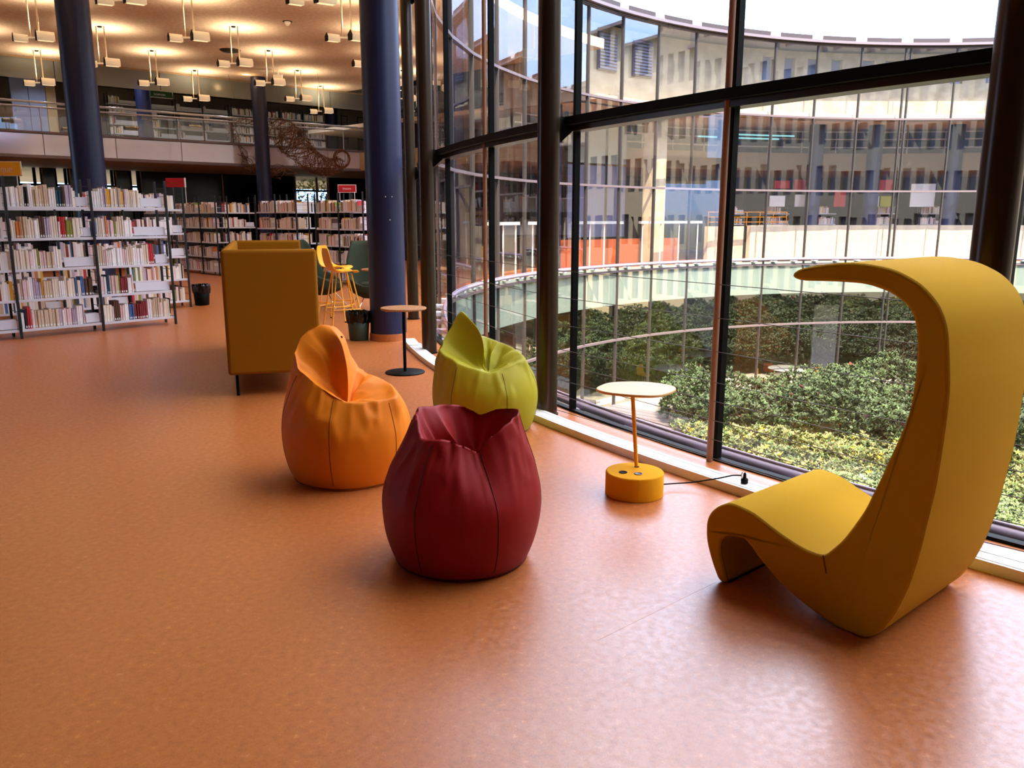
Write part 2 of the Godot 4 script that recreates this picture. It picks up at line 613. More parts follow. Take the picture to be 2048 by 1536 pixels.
func mezzanine():
	# gallery slab with panelled front
	var g := thing("upper_gallery", "upper gallery with a panelled pale front crossing the hall above the shelves", "balcony", Vector3.ZERO, 0.0, "", "structure")
	obj("gallery_floor", clip_slab(ring_poly(15.03, 48.0, -150.0, -20.0), half(0.06, false), 3.32, 4.0), M.soffit, g)
	for i in 17:
		var a := -17.0 + i * 2.0
		var s := ST()
		var t := Transform3D(Basis(MZ_D, Vector3.UP, -MZ_N), mz(a + 1.0, 0.02, 3.66))
		box(s, Vector3(1.985, 0.60, 0.04), t, 0.004)
		obj("front_panel", done(s), M.white_gloss, g)
	for q in [[3.31, 0.09], [4.0, 0.07]]:
		var s := ST()
		box(s, Vector3(34.0, q[1], 0.10), Transform3D(Basis(MZ_D, Vector3.UP, -MZ_N), mz(0, 0.0, q[0])), 0.01)
		obj("edge_strip", done(s), M.mauve, g)
	# smoke curtain glass at the ceiling edge
	var c := thing("smoke_curtain", "grey glass smoke curtain hanging from the ceiling edge over the gallery", "glass screen", Vector3.ZERO)
	for i in 11:
		var s := ST()
		box(s, Vector3(2.98, 0.62, 0.012), Transform3D(Basis(MZ_D, Vector3.UP, -MZ_N), mz(-16.5 + i * 3.0 + 1.5, 0.03, 5.80)))
		obj("pane", done(s), M.smoke_glass, c)
	var s2 := ST()
	box(s2, Vector3(33.0, 0.05, 0.05), Transform3D(Basis(MZ_D, Vector3.UP, -MZ_N), mz(0, 0.03, 6.08)))
	obj("head_rail", done(s2), M.soffit, c)
	# balustrade
	var b := thing("balustrade", "glass balustrade with two steel rails along the upper gallery", "railing", Vector3.ZERO)
	for i in 17:
		var s := ST()
		box(s, Vector3(1.96, 0.62, 0.012), Transform3D(Basis(MZ_D, Vector3.UP, -MZ_N), mz(-17.0 + i * 2.0 + 1.0, 0.05, 4.37)))
		obj("pane", done(s), M.glass, b)
		obj("post", tubem([mz(-17.0 + i * 2.0, 0.07, 4.0), mz(-17.0 + i * 2.0, 0.07, 4.72)], 0.018, 8), M.steel, b)
	obj("rail", tubem([mz(-17, 0.05, 4.86), mz(17, 0.05, 4.86)], 0.036, 10), M.steel, b)
	obj("rail", tubem([mz(-17, 0.02, 4.72), mz(17, 0.02, 4.72)], 0.028, 10), M.steel, b)
	# wall under the gallery: black glazing with thin posts and bright windows between
	var w := thing("wall_back", "black glazed wall under the gallery", "wall", Vector3.ZERO, 0.0, "", "structure")
	var spans := [[-26.0, -4.7, 0], [-4.7, -3.9, 1], [-3.9, -3.5, 0], [-3.5, -3.0, 1], [-3.0, -1.9, 0], [-1.9, -1.4, 1], [-1.4, -0.9, 0], [-0.9, -0.5, 1], [-0.5, 5.95, 0], [5.95, 7.6, 1], [7.6, 26.0, 0]]
	for q in spans:
		if q[2] == 0:
			var n: int = maxi(1, int((q[1] - q[0]) / 2.2))
			for k in n:
				var a0: float = lerpf(q[0], q[1], float(k) / n)
				var a1: float = lerpf(q[0], q[1], float(k + 1) / n)
				obj("glazed_panel", wallm(mz(a0, 6.3), mz(a1, 6.3), 0.0, 3.32, 0.06), M.black_gloss, w)
				obj("post", wallm(mz(a0 - 0.02, 6.25), mz(a0 + 0.02, 6.25), 0.0, 3.30, 0.04), M.soffit, w)
	var n := 1
	for q in spans:
		if q[2] == 1:
			var wi := thing("window_%d" % (n + 2), "bright window in the black wall under the gallery, number %s from the sign side" % ["one", "two", "three", "four", "five"][n - 1], "window", Vector3.ZERO, 0.0, "", "structure")
			for e in [[q[0], q[0] + 0.07], [q[1] - 0.07, q[1]], [q[0] + (q[1] - q[0]) * 0.62, q[0] + (q[1] - q[0]) * 0.62 + 0.1]]:
				obj("frame", wallm(mz(e[0], 6.3), mz(e[1], 6.3), 0.0, 3.32, 0.06), M.soffit if n == 5 else M.black, wi)
			var sill_h := 2.15 if n == 5 else 2.6
			obj("frame", wallm(mz(q[0], 6.3), mz(q[1], 6.3), 2.68, 2.76, 0.06), M.black, wi)
			obj("lower_panel", wallm(mz(q[0], 6.3), mz(q[1], 6.3), 0.0, sill_h, 0.06), M.black_gloss, wi)
			obj("pane", wallm(mz(q[0], 6.33), mz(q[1], 6.33), sill_h, 3.32, 0.01), M.glass, wi)
			n += 1
	solo("wall_gallery", wallm(mz(-30, 8.5), mz(30, 8.5), 3.32, 6.75, 0.2), M.beige_wall, "beige rear wall of the upper gallery", "wall", "", "structure")
	# pale blue-grey lift panel and dark case at the left end of the gallery
	var t := thing("lift_panel", "tall pale blue-grey panel wall on the gallery beside a dark doorway", "partition", mz(-4.5, 4.0, 4.04), atan2(-MZ_D.z, MZ_D.x))
	for k in 2:
		obj("panel", boxm(Vector3(0.50, 2.2, 0.12), Vector3(-0.255 + 0.51 * k, 1.1, 0), 0.01), M.blue_panel, t)
	obj("frame", boxm(Vector3(0.30, 2.5, 0.2), Vector3(0.68, 1.25, -0.1), 0.01), M.soffit, t)
	obj("doorway", boxm(Vector3(0.5, 2.0, 0.1), Vector3(1.1, 1.0, -0.2), 0.01), M.brown_room, t)
	# greenery outside the rear window
	shrub("rear_shrub", "sunlit yellow-green shrubs outside the rear window", mz(7.2, 9.6, 0.0), Vector3(3.0, 3.4, 1.2), Color(0.55, 0.60, 0.12), 2600)

func shrub(called, label, at: Vector3, size: Vector3, c: Color, n: int):
	var mm := MultiMesh.new()
	mm.transform_format = MultiMesh.TRANSFORM_3D
	mm.use_colors = true
	mm.mesh = leaf_tuft(5, 0.09)
	mm.instance_count = n
	for i in n:
		var d := Vector3(rng.randf_range(-1, 1), rng.randf_range(0, 1), rng.randf_range(-1, 1))
		var b := Basis.from_euler(Vector3(rng.randf_range(-0.6, 0.6), rng.randf() * TAU, rng.randf_range(-0.6, 0.6)))
		mm.set_instance_transform(i, Transform3D(b.scaled(Vector3.ONE * rng.randf_range(0.8, 1.6)), at + d * size))
		var v := rng.randf_range(0.6, 1.2)
		mm.set_instance_color(i, Color(c.r * v, c.g * v, c.b * v).srgb_to_linear())
	var o := MultiMeshInstance3D.new()
	o.multimesh = mm
	o.material_override = M.leaf
	o.name = numbered(called)
	add_child(o)
	tag(o, label, "shrubs", "", "stuff")

# a tuft of n bent leaves of the given length, standing on its origin
func leaf_tuft(n: int, l: float) -> ArrayMesh:
	if not M.has("leaf"):
		var m := mat(Color(1, 1, 1), 0.7)
		m.vertex_color_use_as_albedo = true
		m.backlight_enabled = true
		m.backlight = Color(0.35, 0.35, 0.35)
		M.leaf = m
	var s := ST()
	s.set_color(Color(1, 1, 1))
	for i in n:
		var a := TAU * i / n + rng.randf() * 0.8
		var out := Vector3(sin(a), 0, cos(a))
		var side := Vector3(cos(a), 0, -sin(a)) * l * 0.22
		var lift := rng.randf_range(0.5, 1.3)
		var p0 := Vector3(0, l * 0.15 * (i % 3), 0)
		var p1 := p0 + out * l * 0.45 + Vector3(0, l * 0.55 * lift, 0)
		var p2 := p0 + out * l * 0.95 + Vector3(0, l * 0.75 * lift, 0)
		tri(s, p0, p1 + side, p1 - side)
		tri(s, p1 - side, p1 + side, p2)
	return done(s)

# ---- glazing beside the viewer
func near_facade():
	var f := thing("window_1", "curved glass wall with black mullions along the reading room", "window", Vector3.ZERO, 0.0, "", "structure")
	var hs := [0.06, 2.21, 4.7, 7.1]
	for k in range(15, 24):
		var a := mull(k)
		var b := mull(k + 1)
		var s := ST()
		var p := pol(RG, a)
		var u := (pol(16, a) - p).normalized()
		box(s, Vector3(0.030, 7.1, 0.055), Transform3D(Basis(Vector3.UP.cross(u), Vector3.UP, u), p + u * 0.02 + Vector3(0, 3.55, 0)), 0.003)
		obj("mullion", done(s), M.black, f)
		for j in 3:
			var q := ST()
			quad(q, pol(RG, a, hs[j]), pol(RG, b, hs[j]), pol(RG, b, hs[j + 1]), pol(RG, a, hs[j + 1]))
			obj("pane", done(q), M.glass, f)
		for h in [2.235, 4.7]:
			var q := ST()
			arc(q, 15.04, 15.15, h - 0.005, h + 0.055, b, a, 2)
			obj("transom", done(q), M.black, f)
			q = ST()
			arc(q, 14.96, 15.09, h - 0.045, h - 0.006, b, a, 2)
			obj("transom_lip", done(q), M.bronze, f)
		if k % 2 == 0:
			var t := ST()
			var o := pol(15.085, a + 0.02, 0.0)
			tube(t, [o, o + Vector3(0, 6.1, 0)], 0.02, 14)
			obj("stiffener_tube", done(t), M.tan_pole, f)
		else:
			var t := ST()
			var d := Vector3.UP.cross(u)
			for h in [2.29, 4.755]:
				var w := 0.03
				var p1 := pol(15.20, a, h)
				var p2 := pol(15.06, a, h)
				var y1 := Vector3(0, -0.20, 0)
				var y2 := Vector3(0, -0.085, 0)
				quad(t, p1 - d * w, p2 - d * w, p2 + d * w, p1 + d * w)
				quad(t, p1 + y1 - d * w, p1 + y1 + d * w, p2 + y2 + d * w, p2 + y2 - d * w)
				quad(t, p1 + d * w, p2 + d * w, p2 + y2 + d * w, p1 + y1 + d * w)
				quad(t, p2 - d * w, p1 - d * w, p1 + y1 - d * w, p2 + y2 - d * w)
			obj("bracket", done(t), M.black, f)
	var sill := ST()
	arc(sill, 14.99, 15.045, -0.05, 0.018, mull(24), mull(15), 30)
	obj("sill", done(sill), M.black, f)
	solo("wall_below", arcm(15.0, 15.2, -4.9, -0.06, mull(30), mull(15), 40), M.black_gloss, "dark glazed wall of the storey under the reading room", "wall", "", "structure")
	solo("wall_head", arcm(15.16, 15.4, 6.1, 7.12, mull(30), mull(15), 40), M.dark_wall, "dark bulkhead above the window heads", "wall", "", "structure")
	solo("wall_side", arcm(14.95, 15.3, 0.0, 7.12, -192.0, mull(24), 24), M.dark_wall, "dark solid wall closing the curve behind the viewer", "wall", "", "structure")
	# bronze columns
	var names := ["bronze window column behind the big blue column", "bronze window column near the green bean bag, beside the big blue column", "bronze window column between the green bean bag and the charging table", "bronze window column behind the hooded yellow chair", "bronze window column beyond the picture edge past the hooded chair"]
	for i in 5:
		var k := 15 + 2 * i
		var t := thing("window_column", names[i], "column", pol(15.27, mull(k)), 0.0, "bronze window columns", "structure")
		obj("shaft", lathem([Vector2(0.085, 0.0), Vector2(0.085, 6.1)], 32), M.bronze, t)
		obj("foot_ring", lathem([Vector2(0.095, 0.0), Vector2(0.095, 0.012), Vector2(0.095, 0.012), Vector2(0.085, 0.013)], 32), M.black, t)
	# cables strung between the columns
	var hw := [0.03, 0.155, 0.28, 0.405, 0.527, 0.724, 0.936, 1.144]
	var on := ["lowest", "second lowest", "third from the floor", "fourth from the floor", "fifth from the floor", "third from the top", "second from the top", "topmost"]
	for j in 8:
		var s := ST()
		var pts := []
		for i in 5:
			pts.append(pol(15.18, mull(15 + 2 * i), hw[j]))
		tube(s, pts, 0.0026, 6)
		solo("guard_cable", done(s), M.wire, "thin steel guard cable across the windows, " + on[j] + " of the eight", "cable", "guard cables across the windows")
	# white cable trunking along the floor
	var tr := thing("cable_trunking", "long white cable trunking curving along the floor by the windows", "cable duct", Vector3.ZERO)
	for k in range(16, 24):
		var s := ST()
		var e := mull(k) if k > 16 else -103.0
		arc(s, 15.325, 15.465, 0.0, 0.052, mull(k + 1), e, 4)
		arc(s, 15.345, 15.36, 0.052, 0.0545, mull(k + 1), e, 4)
		arc(s, 15.43, 15.445, 0.052, 0.0545, mull(k + 1), e, 4)
		obj("duct_length", done(s), M.trunk, tr)
	for a in [-105.0, -118.25, -128.0]:
		obj("joint_cover", arcm(15.315, 15.475, 0.0, 0.062, a - 0.22, a + 0.22, 1), M.trunk, tr)

# ---- glazing across the courtyard
func far_facade():
	var f := thing("window_2", "tall curved glass facade across the courtyard, five panes high", "window", Vector3.ZERO, 0.0, "", "structure")
	var hs := [-4.9, -2.08, -0.02, 2.43, 4.80, 7.08]
	for k in range(-3, 15):
		var a := mull(k)
		var b := mull(k + 1)
		var p := pol(RG, a)
		var u := (pol(16, a) - p).normalized()
		for e in ([-0.085, 0.085] if k == 0 else [0.0]):
			var s := ST()
			box(s, Vector3(0.038, 12.0, 0.10), Transform3D(Basis(Vector3.UP.cross(u), Vector3.UP, u), p + Vector3.UP.cross(u) * e + Vector3(0, 1.1, 0)))
			obj("mullion", done(s), M.frame_dark, f)
		for j in 5:
			var q := ST()
			var w := Vector3(rng.randf_range(-0.006, 0.006), 0, rng.randf_range(-0.006, 0.006))
			var v := Vector3(rng.randf_range(-0.006, 0.006), 0, rng.randf_range(-0.006, 0.006))
			quad(q, pol(RG, a, hs[j]) + w, pol(RG, b, hs[j]) - w, pol(RG, b, hs[j + 1]) + v, pol(RG, a, hs[j + 1]) - v)
			obj("pane", done(q), M.coated_low if j < 2 else M.coated, f)
		for j in range(1, 6):
			obj("transom", arcm(14.95, 15.06, hs[j] - 0.03, hs[j] + 0.03, b, a, 1), M.frame_mauve, f)
	# roof edge: dark panels parted by pale strips
	var e := thing("roof_edge", "grey roof edge with dark panels and pale strips above the glass facade", "roof edge", Vector3.ZERO, 0.0, "", "structure")
	obj("gutter", arcm(14.9, 15.1, 7.07, 7.125, mull(15), mull(-3), 70), M.bronze, e)
	for k in range(-3, 15):
		obj("edge_panel", arcm(14.86, 15.0, 7.125, 7.34, mull(k + 1) + 0.2, mull(k) - 1.3, 2), M.edge_dark, e)
		obj("edge_strip", arcm(14.87, 14.99, 7.125, 7.33, mull(k) - 1.3, mull(k) + 0.2, 1), M.white, e)
	# tube on brackets in front of the slab edge, all round the courtyard
	var t := thing("ring_rail", "mauve grey tube rail on small brackets round the courtyard facade", "rail", Vector3.ZERO)
	var s := ST()
	var pts := []
	for i in 90:
		pts.append(rail_at(lerpf(mull(26), mull(-3), i / 89.0), 0.0))
	tube(s, pts, 0.038, 14)
	obj("tube", done(s), M.tube, t)
	s = ST()
	pts = []
	for i in 90:
		pts.append(rail_at(lerpf(mull(26), mull(-3), i / 89.0), 0.047))
	tube(s, pts, 0.010, 6)
	obj("conduit", done(s), M.tube, t)
	for k in range(-6, 50):
		var a := A0 - STEP * (k + 0.5) / 2.0
		var q := ST()
		var p := rail_at(a, -0.05)
		p += (pol(16, a) - pol(RG, a)) * 0.09
		var u := (pol(16, a) - pol(RG, a)).normalized()
		box(q, Vector3(0.15, 0.07, 0.20), Transform3D(Basis(Vector3.UP.cross(u), Vector3.UP, u), p), 0.008)
		obj("bracket", done(q), M.white if k < 30 else M.tube, t)

func rail_at(deg: float, dh: float) -> Vector3:
	var u := smoothstep(-112.0, -80.0, deg)
	return pol(lerpf(14.70, 14.86, u), deg, lerpf(-0.066, 0.16, u) + dh)

# ---- rooms behind the far glazing
func arc_thing(called, label, category, r0, r1, h0, h1, d0, d1, m, kind := "", group := "") -> MeshInstance3D:
	return solo(called, arcm(r0, r1, h0, h1, d0, d1), m, label, category, group, kind)

func far_rooms():
	arc_thing("wall_spandrel", "pale green white spandrel band behind the glass across the courtyard", "wall", 15.012, 15.028, -1.02, 0.08, -90.0, 18.5, M.spandrel, "structure")
	arc_thing("floor_lower", "dark floor of the lower room across the courtyard", "floor", 15.1, 30.0, -5.0, -4.78, -90.0, 20.0, M.brown_room, "structure")
	arc_thing("ceiling_lower", "dark ceiling of the lower room across the courtyard", "ceiling", 15.32, 30.0, -1.0, -0.9, -90.0, 20.0, M.dark_wall, "structure")
	arc_thing("wall_lower", "brown back wall of the lower room across the courtyard", "wall", 23.5, 23.7, -4.78, -1.0, -90.0, 20.0, M.brown_room, "structure")
	arc_thing("ceiling_far", "beige ceiling of the hall across the courtyard", "ceiling", 15.4, 30.0, 4.86, 5.0, -47.0, 20.0, M.ceiling, "structure")
	# upper concrete wall with real openings
	var w := thing("wall_upper", "sunlit cream concrete wall with small windows behind the topmost panes across the courtyard", "wall", Vector3.ZERO, 0.0, "", "structure")
	var cuts := [[-23.6, -22.2], [-19.4, -17.8], [-16.3, -14.8], [-13.1, -11.6], [-9.9, -8.4], [-5.8, -4.3], [-2.9, -1.4], [1.2, 2.7], [5.2, 6.7], [9.4, 10.9]]
	var at := -47.0
	for c in cuts:
		obj("wall_panel", arcm(16.0, 16.25, 4.86, 7.06, at, c[0]), M.concrete, w)
		obj("wall_panel", arcm(16.0, 16.25, 4.86, 6.08, c[0], c[1], 1), M.concrete, w)
		obj("wall_panel", arcm(16.0, 16.25, 6.86, 7.06, c[0], c[1], 1), M.concrete, w)
		obj("window_pane", arcm(16.2, 16.22, 6.08, 6.86, c[0], c[1], 1), M.blue_panel, w)
		at = c[1]
	obj("wall_panel", arcm(16.0, 16.25, 4.86, 7.06, at, 18.5), M.concrete, w)
	obj("return_panel", wallm(pol(16.0, -47.0), pol(19.0, -47.0), 4.86, 7.06, 0.2), M.concrete, w)
	for l in [[-44.6, -41.6], [-39.0, -36.0]]:
		var t := thing("louvre_vent", "grey slatted ventilation louvre on the cream upper wall, %s the white pillar" % ("farther from" if l[0] < -40 else "nearer to"), "vent", Vector3.ZERO)
		obj("frame", arcm(15.93, 16.0, 5.78, 6.84, l[0], l[1], 1), M.alu, t)
		for i in 11:
			var s := ST()
			arc(s, 15.88, 15.94, 5.83 + i * 0.09, 5.88 + i * 0.09, l[0] + 0.1, l[1] - 0.1, 1)
			obj("slat", done(s), M.blue_panel, t)
	# gallery across the courtyard
	var g := thing("far_gallery", "gallery with a pale front behind the glass across the courtyard", "balcony", Vector3.ZERO, 0.0, "", "structure")
	obj("front", arcm(18.6, 30.0, 3.30, 3.95, -47.0, 18.5), M.soffit, g)
	var r := thing("far_gallery_railing", "pale steel railing on the gallery across the courtyard", "railing", Vector3.ZERO)
	for h in [4.15, 4.45, 4.72]:
		obj("rail", arcm(18.6, 18.64, h, h + 0.04, -47.0, 18.5), M.white, r)
	for i in 16:
		obj("post", tubem([pol(18.62, -46.0 + i * 4.2, 3.95), pol(18.62, -46.0 + i * 4.2, 4.72)], 0.02, 6), M.white, r)
	arc_thing("wall_far", "dim brown back wall of the main floor across the courtyard", "wall", 24.0, 24.2, 0.0, 4.86, -47.0, 18.5, M.dark_wall, "structure")
	var cols := [[-46.4, 17.2], [-21.6, 17.0], [-8.4, 17.4], [-1.0, 17.4], [8.5, 17.4]]
	var cn := ["first from the bronze window column", "behind the terrace railing", "third along the facade", "beside the double mullion", "last before the dark window column"]
	for i in 5:
		var t := thing("round_column", "slim blue column behind the glass across the courtyard, " + cn[i], "column", pol(cols[i][1], cols[i][0], 0.0), 0.0, "blue columns across the courtyard", "structure")
		obj("shaft", lathem([Vector2(0.27, 0.0), Vector2(0.27, 4.86)], 24), M.blue, t)
	solo("pillar", arcm(16.3, 16.9, 0.0, 4.86, -33.6, -32.0, 1), M.concrete, "square cream pillar behind the glass across the courtyard", "pillar", "", "structure")
	# pale blue glazed screen beside the pillar
	var sc := thing("glazed_screen", "pale blue glazed screen beside the cream pillar across the courtyard", "screen", Vector3.ZERO)
	for i in 3:
		obj("panel", arcm(18.0, 18.05, 0.9, 3.25, -41.5 + i * 2.9, -38.75 + i * 2.9, 1), M.blue_panel, sc)
		obj("panel", arcm(18.0, 18.05, 3.32, 4.8, -41.5 + i * 2.9, -38.75 + i * 2.9, 1), M.spandrel, sc)
		obj("frame", arcm(17.95, 18.08, 0.0, 4.86, -41.7 + i * 2.9, -41.5 + i * 2.9, 1), M.bronze, sc)
	# low walls on the main floor
	arc_thing("low_wall", "low terracotta wall on the main floor across the courtyard", "low wall", 17.0, 17.2, 0.0, 0.85, -46.0, -27.5, M.terracotta, "structure")
	arc_thing("low_wall", "low beige wall under the terrace railing across the courtyard", "low wall", 16.2, 16.4, 0.0, 1.25, -25.5, -20.2, M.concrete, "structure")
	arc_thing("low_wall", "long bright cream parapet behind the glass across the courtyard", "low wall", 15.9, 16.1, 0.12, 1.28, -20.0, 16.0, M.parapet, "structure")
	var tr := thing("terrace_railing", "ochre terrace railing over the low beige wall across the courtyard", "railing", Vector3.ZERO)
	for h in [1.38, 1.55, 1.72]:
		obj("rail", arcm(16.25, 16.28, h, h + 0.03, -25.5, -14.0), M.sofa, tr)
	for i in 7:
		obj("post", tubem([pol(16.26, -25.4 + i * 1.9, 1.25), pol(16.26, -25.4 + i * 1.9, 1.75)], 0.018, 6), M.sofa, tr)
	# white linear lamps on thin legs
	var seg := [[-66.5, -60.5], [-58.2, -53.4], [-50.2, -41.6], [-38.6, -28.6]]
	var sn := ["first from the bean bags", "second from the bean bags", "third from the bean bags", "fourth, beside the cream pillar"]
	for i in 4:
		var q = seg[i]
		var t := thing("linear_lamp", "white linear desk lamp on thin posts across the courtyard, " + sn[i], "lamp", Vector3.ZERO, 0.0, "linear lamps across the courtyard")
		obj("lamp_bar", arcm(15.5, 15.62, 1.36, 1.44, q[0], q[1], 4), M.white, t)
		var n := 3 if q[1] - q[0] < 7 else 4
		for k in n:
			var a: float = lerpf(q[0] + 0.5, q[1] - 0.5, float(k) / (n - 1))
			obj("post", tubem([pol(15.56, a, 0.0), pol(15.56, a, 1.37)], 0.022, 8), M.white, t)
	# hanging coloured boards over the shelves
	var bc := [[M.red_sign, -12.4, -10.4, 2.62, 2.9], [M.sign_white, -12.9, -10.9, 1.95, 2.35], [M.sign_white, -9.6, -6.4, 1.95, 2.4], [M.red_sign, -9.8, -6.9, 2.55, 2.95], [M.red_sign, -0.6, 2.6, 2.55, 2.95], [M.red_sign, -4.6, -3.2, 1.95, 2.5], [M.sign_white, -1.0, 0.9, 1.95, 2.35], [M.lime, 1.1, 2.6, 1.95, 2.35], [M.sign_white, 4.6, 7.4, 1.95, 2.8]]
	var bnm := ["red board above the white one nearest the terrace railing", "white board under the red one nearest the terrace railing", "wide white board in the middle of the row", "wide red board in the middle of the row", "red board past the double mullion", "narrow red board beside the double mullion", "small white board past the double mullion", "lime green board past the double mullion", "tall white board closing the row"]
	for i in 9:
		var q = bc[i]
		solo("hanging_board", arcm(18.0, 18.04, q[3], q[4], q[1], q[2], 2), q[0], bnm[i] + " across the courtyard", "sign", "boards across the courtyard")
	var fs := ["just past the terrace railing", "before the third blue column", "before the double mullion", "past the double mullion", "last before the dark window column"]
	for i in 5:
		var th: float = [-18.5, -12.6, -6.7, 0.6, 6.4][i]
		var c := bookcase("low dark bookcase on the main floor across the courtyard, " + fs[i], pol(18.4, th), -deg_to_rad(th), 1, [0.9, 1.3, 1.7], 2.0)
		stock(c, 0, 1, [0.9, 1.3, 1.7], 0.8)
	for i in 2:
		arc_thing("strip_light", "pale turquoise strip light high behind the glass across the courtyard, " + ["nearer the pillar", "farther from the pillar"][i], "lamp", 17.3, 17.38, 4.30 + 0.12 * i, 4.35 + 0.12 * i, -24.5 + i * 3.0, -13.5 + i * 2.0, M.strip_glow, "", "strip lights across the courtyard")
	# lower room: tables and shell chairs
	var tb := [[10.3, -29.65, "white round table by the hedge in the lower room across the courtyard"], [6.0, -29.85, "white round table beyond the charging table, in the lower room"], [7.6, -32.9, "white round table set deepest in the lower room"]]
	for q in tb:
		var t := thing("cafe_table", q[2], "table", Vector3(q[0], -4.78, q[1]), 0.0, "round tables in the lower room")
		obj("table_top", lathem([Vector2(0.0, 0.80), Vector2(0.72, 0.80), Vector2(0.74, 0.815), Vector2(0.72, 0.83), Vector2(0.0, 0.83)], 32), M.white, t)
		obj("pole", tubem([Vector3(0, 0.02, 0), Vector3(0, 0.81, 0)], 0.03), M.steel, t)
		obj("base", lathem([Vector2(0.0, 0.0), Vector2(0.28, 0.0), Vector2(0.28, 0.015), Vector2(0.0, 0.03)], 24), M.steel, t)
	var ch := [[10.0, -30.75, 0, "orange", "orange shell chair behind the round table by the hedge"], [9.25, -29.3, 0, "yellow", "yellow shell chair at the near edge of the round table by the hedge"], [11.35, -29.9, 0, "yellow", "yellow shell chair at the far side of the round table by the hedge"], [5.0, -30.2, 0, "yellow", "yellow shell chair standing apart beyond the charging table"], [6.85, -29.3, 0, "yellow", "yellow shell chair turned beside the table beyond the charging table"], [5.2, -29.1, 0, "brown", "dark brown shell chair before the table beyond the charging table"], [7.3, -34.1, 0, "orange", "orange shell chair deepest in the lower room"], [8.3, -32.2, 0, "orange", "orange shell chair beside the table set deepest in the lower room"]]
	for q in ch:
		shell_chair(Vector3(q[0], -4.78, q[1]), q[3], q[4])
	solo("white_partition", boxm(Vector3(0.95, 3.0, 0.1), Vector3(12.3, -3.28, -31.6), 0.01), M.white, "white partition with a small notice behind the round table by the hedge", "partition")
	solo("notice", boxm(Vector3(0.26, 0.3, 0.01), Vector3(12.1, -2.9, -31.54)), M.alu, "small grey notice on the white partition in the lower room", "notice")
	for i in 3:
		var q = [[-46.2, -41.6], [-34.4, -29.2], [-25.8, -22.6]][i]
		solo("radiator", arcm(15.25, 15.4, -4.1, -3.96, q[0], q[1], 3), M.white, "low white sill strip in the lower room, %s the charging table" % ["behind the top of", "just past", "farthest past"][i], "sill", "white sill strips in the lower room")

func shell_chair(at: Vector3, color: String, label: String):
	var t := thing("shell_chair", label, "chair", at, rng.randf() * TAU, "shell chairs in the lower room")
	var m: Material = {"orange": M.shell_orange, "yellow": M.yellow, "brown": M.brown_room}[color] if M.has("shell_orange") else null
	if m == null:
		M.shell_orange = mat(Color(0.88, 0.27, 0.10), 0.5)
		m = {"orange": M.shell_orange, "yellow": M.yellow, "brown": M.brown_room}[color]
	if not M.has("shell_mesh"):
		M.shell_mesh = seat_shell([[0.21, 0.86], [0.215, 0.72], [0.20, 0.56], [0.13, 0.46], [0.0, 0.445], [-0.14, 0.455], [-0.22, 0.43]], [0.17, 0.20, 0.22, 0.23, 0.22, 0.21, 0.17])
		M.shell_leg = tubem([Vector3(0.12, 0.44, 0.10), Vector3(0.22, 0.0, 0.2)], 0.01, 6)
	obj("seat_shell", M.shell_mesh, m, t)
	for i in 4:
		var l := obj("leg", M.shell_leg, M.steel, t)
		l.rotation.y = PI / 2 * i

# sheet seat swept along a side profile [z, y] with half widths, 12 mm thick, curling up at the sides
func seat_shell(prof: Array, half_w: Array, curl := 0.03) -> ArrayMesh:
	var pv := []
	for i in prof.size():
		pv.append(Vector3(half_w[i], prof[i][1], prof[i][0]))
	pv = spline(pv, false, 5)
	var s := ST()
	var nw := 10
	var top := []
	var bot := []
	for i in pv.size():
		var d: Vector3 = pv[mini(i + 1, pv.size() - 1)] - pv[maxi(i - 1, 0)]
		d.x = 0
		d = d.normalized()
		var nrm := d.cross(Vector3.RIGHT)
		if nrm.y + nrm.z * -0.3 < 0: nrm = -nrm
		var r1 := []
		var r2 := []
		for k in nw + 1:
			var u := float(k) / nw * 2.0 - 1.0
			var e := 1.0 if i > 1 and i < pv.size() - 2 else (0.92 if i > 0 and i < pv.size() - 1 else 0.8)
			var p := Vector3(pv[i].x * u * e, pv[i].y, pv[i].z) + nrm * curl * u * u
			r1.append(p + nrm * 0.006)
			r2.append(p - nrm * 0.006)
		top.append(r1)
		bot.append(r2)
	for i in pv.size() - 1:
		for k in nw:
			quad(s, top[i][k], top[i + 1][k], top[i + 1][k + 1], top[i][k + 1], 1)
			quad(s, bot[i][k + 1], bot[i + 1][k + 1], bot[i + 1][k], bot[i][k], 2)
		quad(s, bot[i][0], bot[i + 1][0], top[i + 1][0], top[i][0], 3)
		quad(s, top[i][nw], top[i + 1][nw], bot[i + 1][nw], bot[i][nw], 4)
	var n := pv.size() - 1
	for k in nw:
		quad(s, top[0][k], top[0][k + 1], bot[0][k + 1], bot[0][k], 5)
		quad(s, bot[n][k], bot[n][k + 1], top[n][k + 1], top[n][k], 6)
	return done(s)

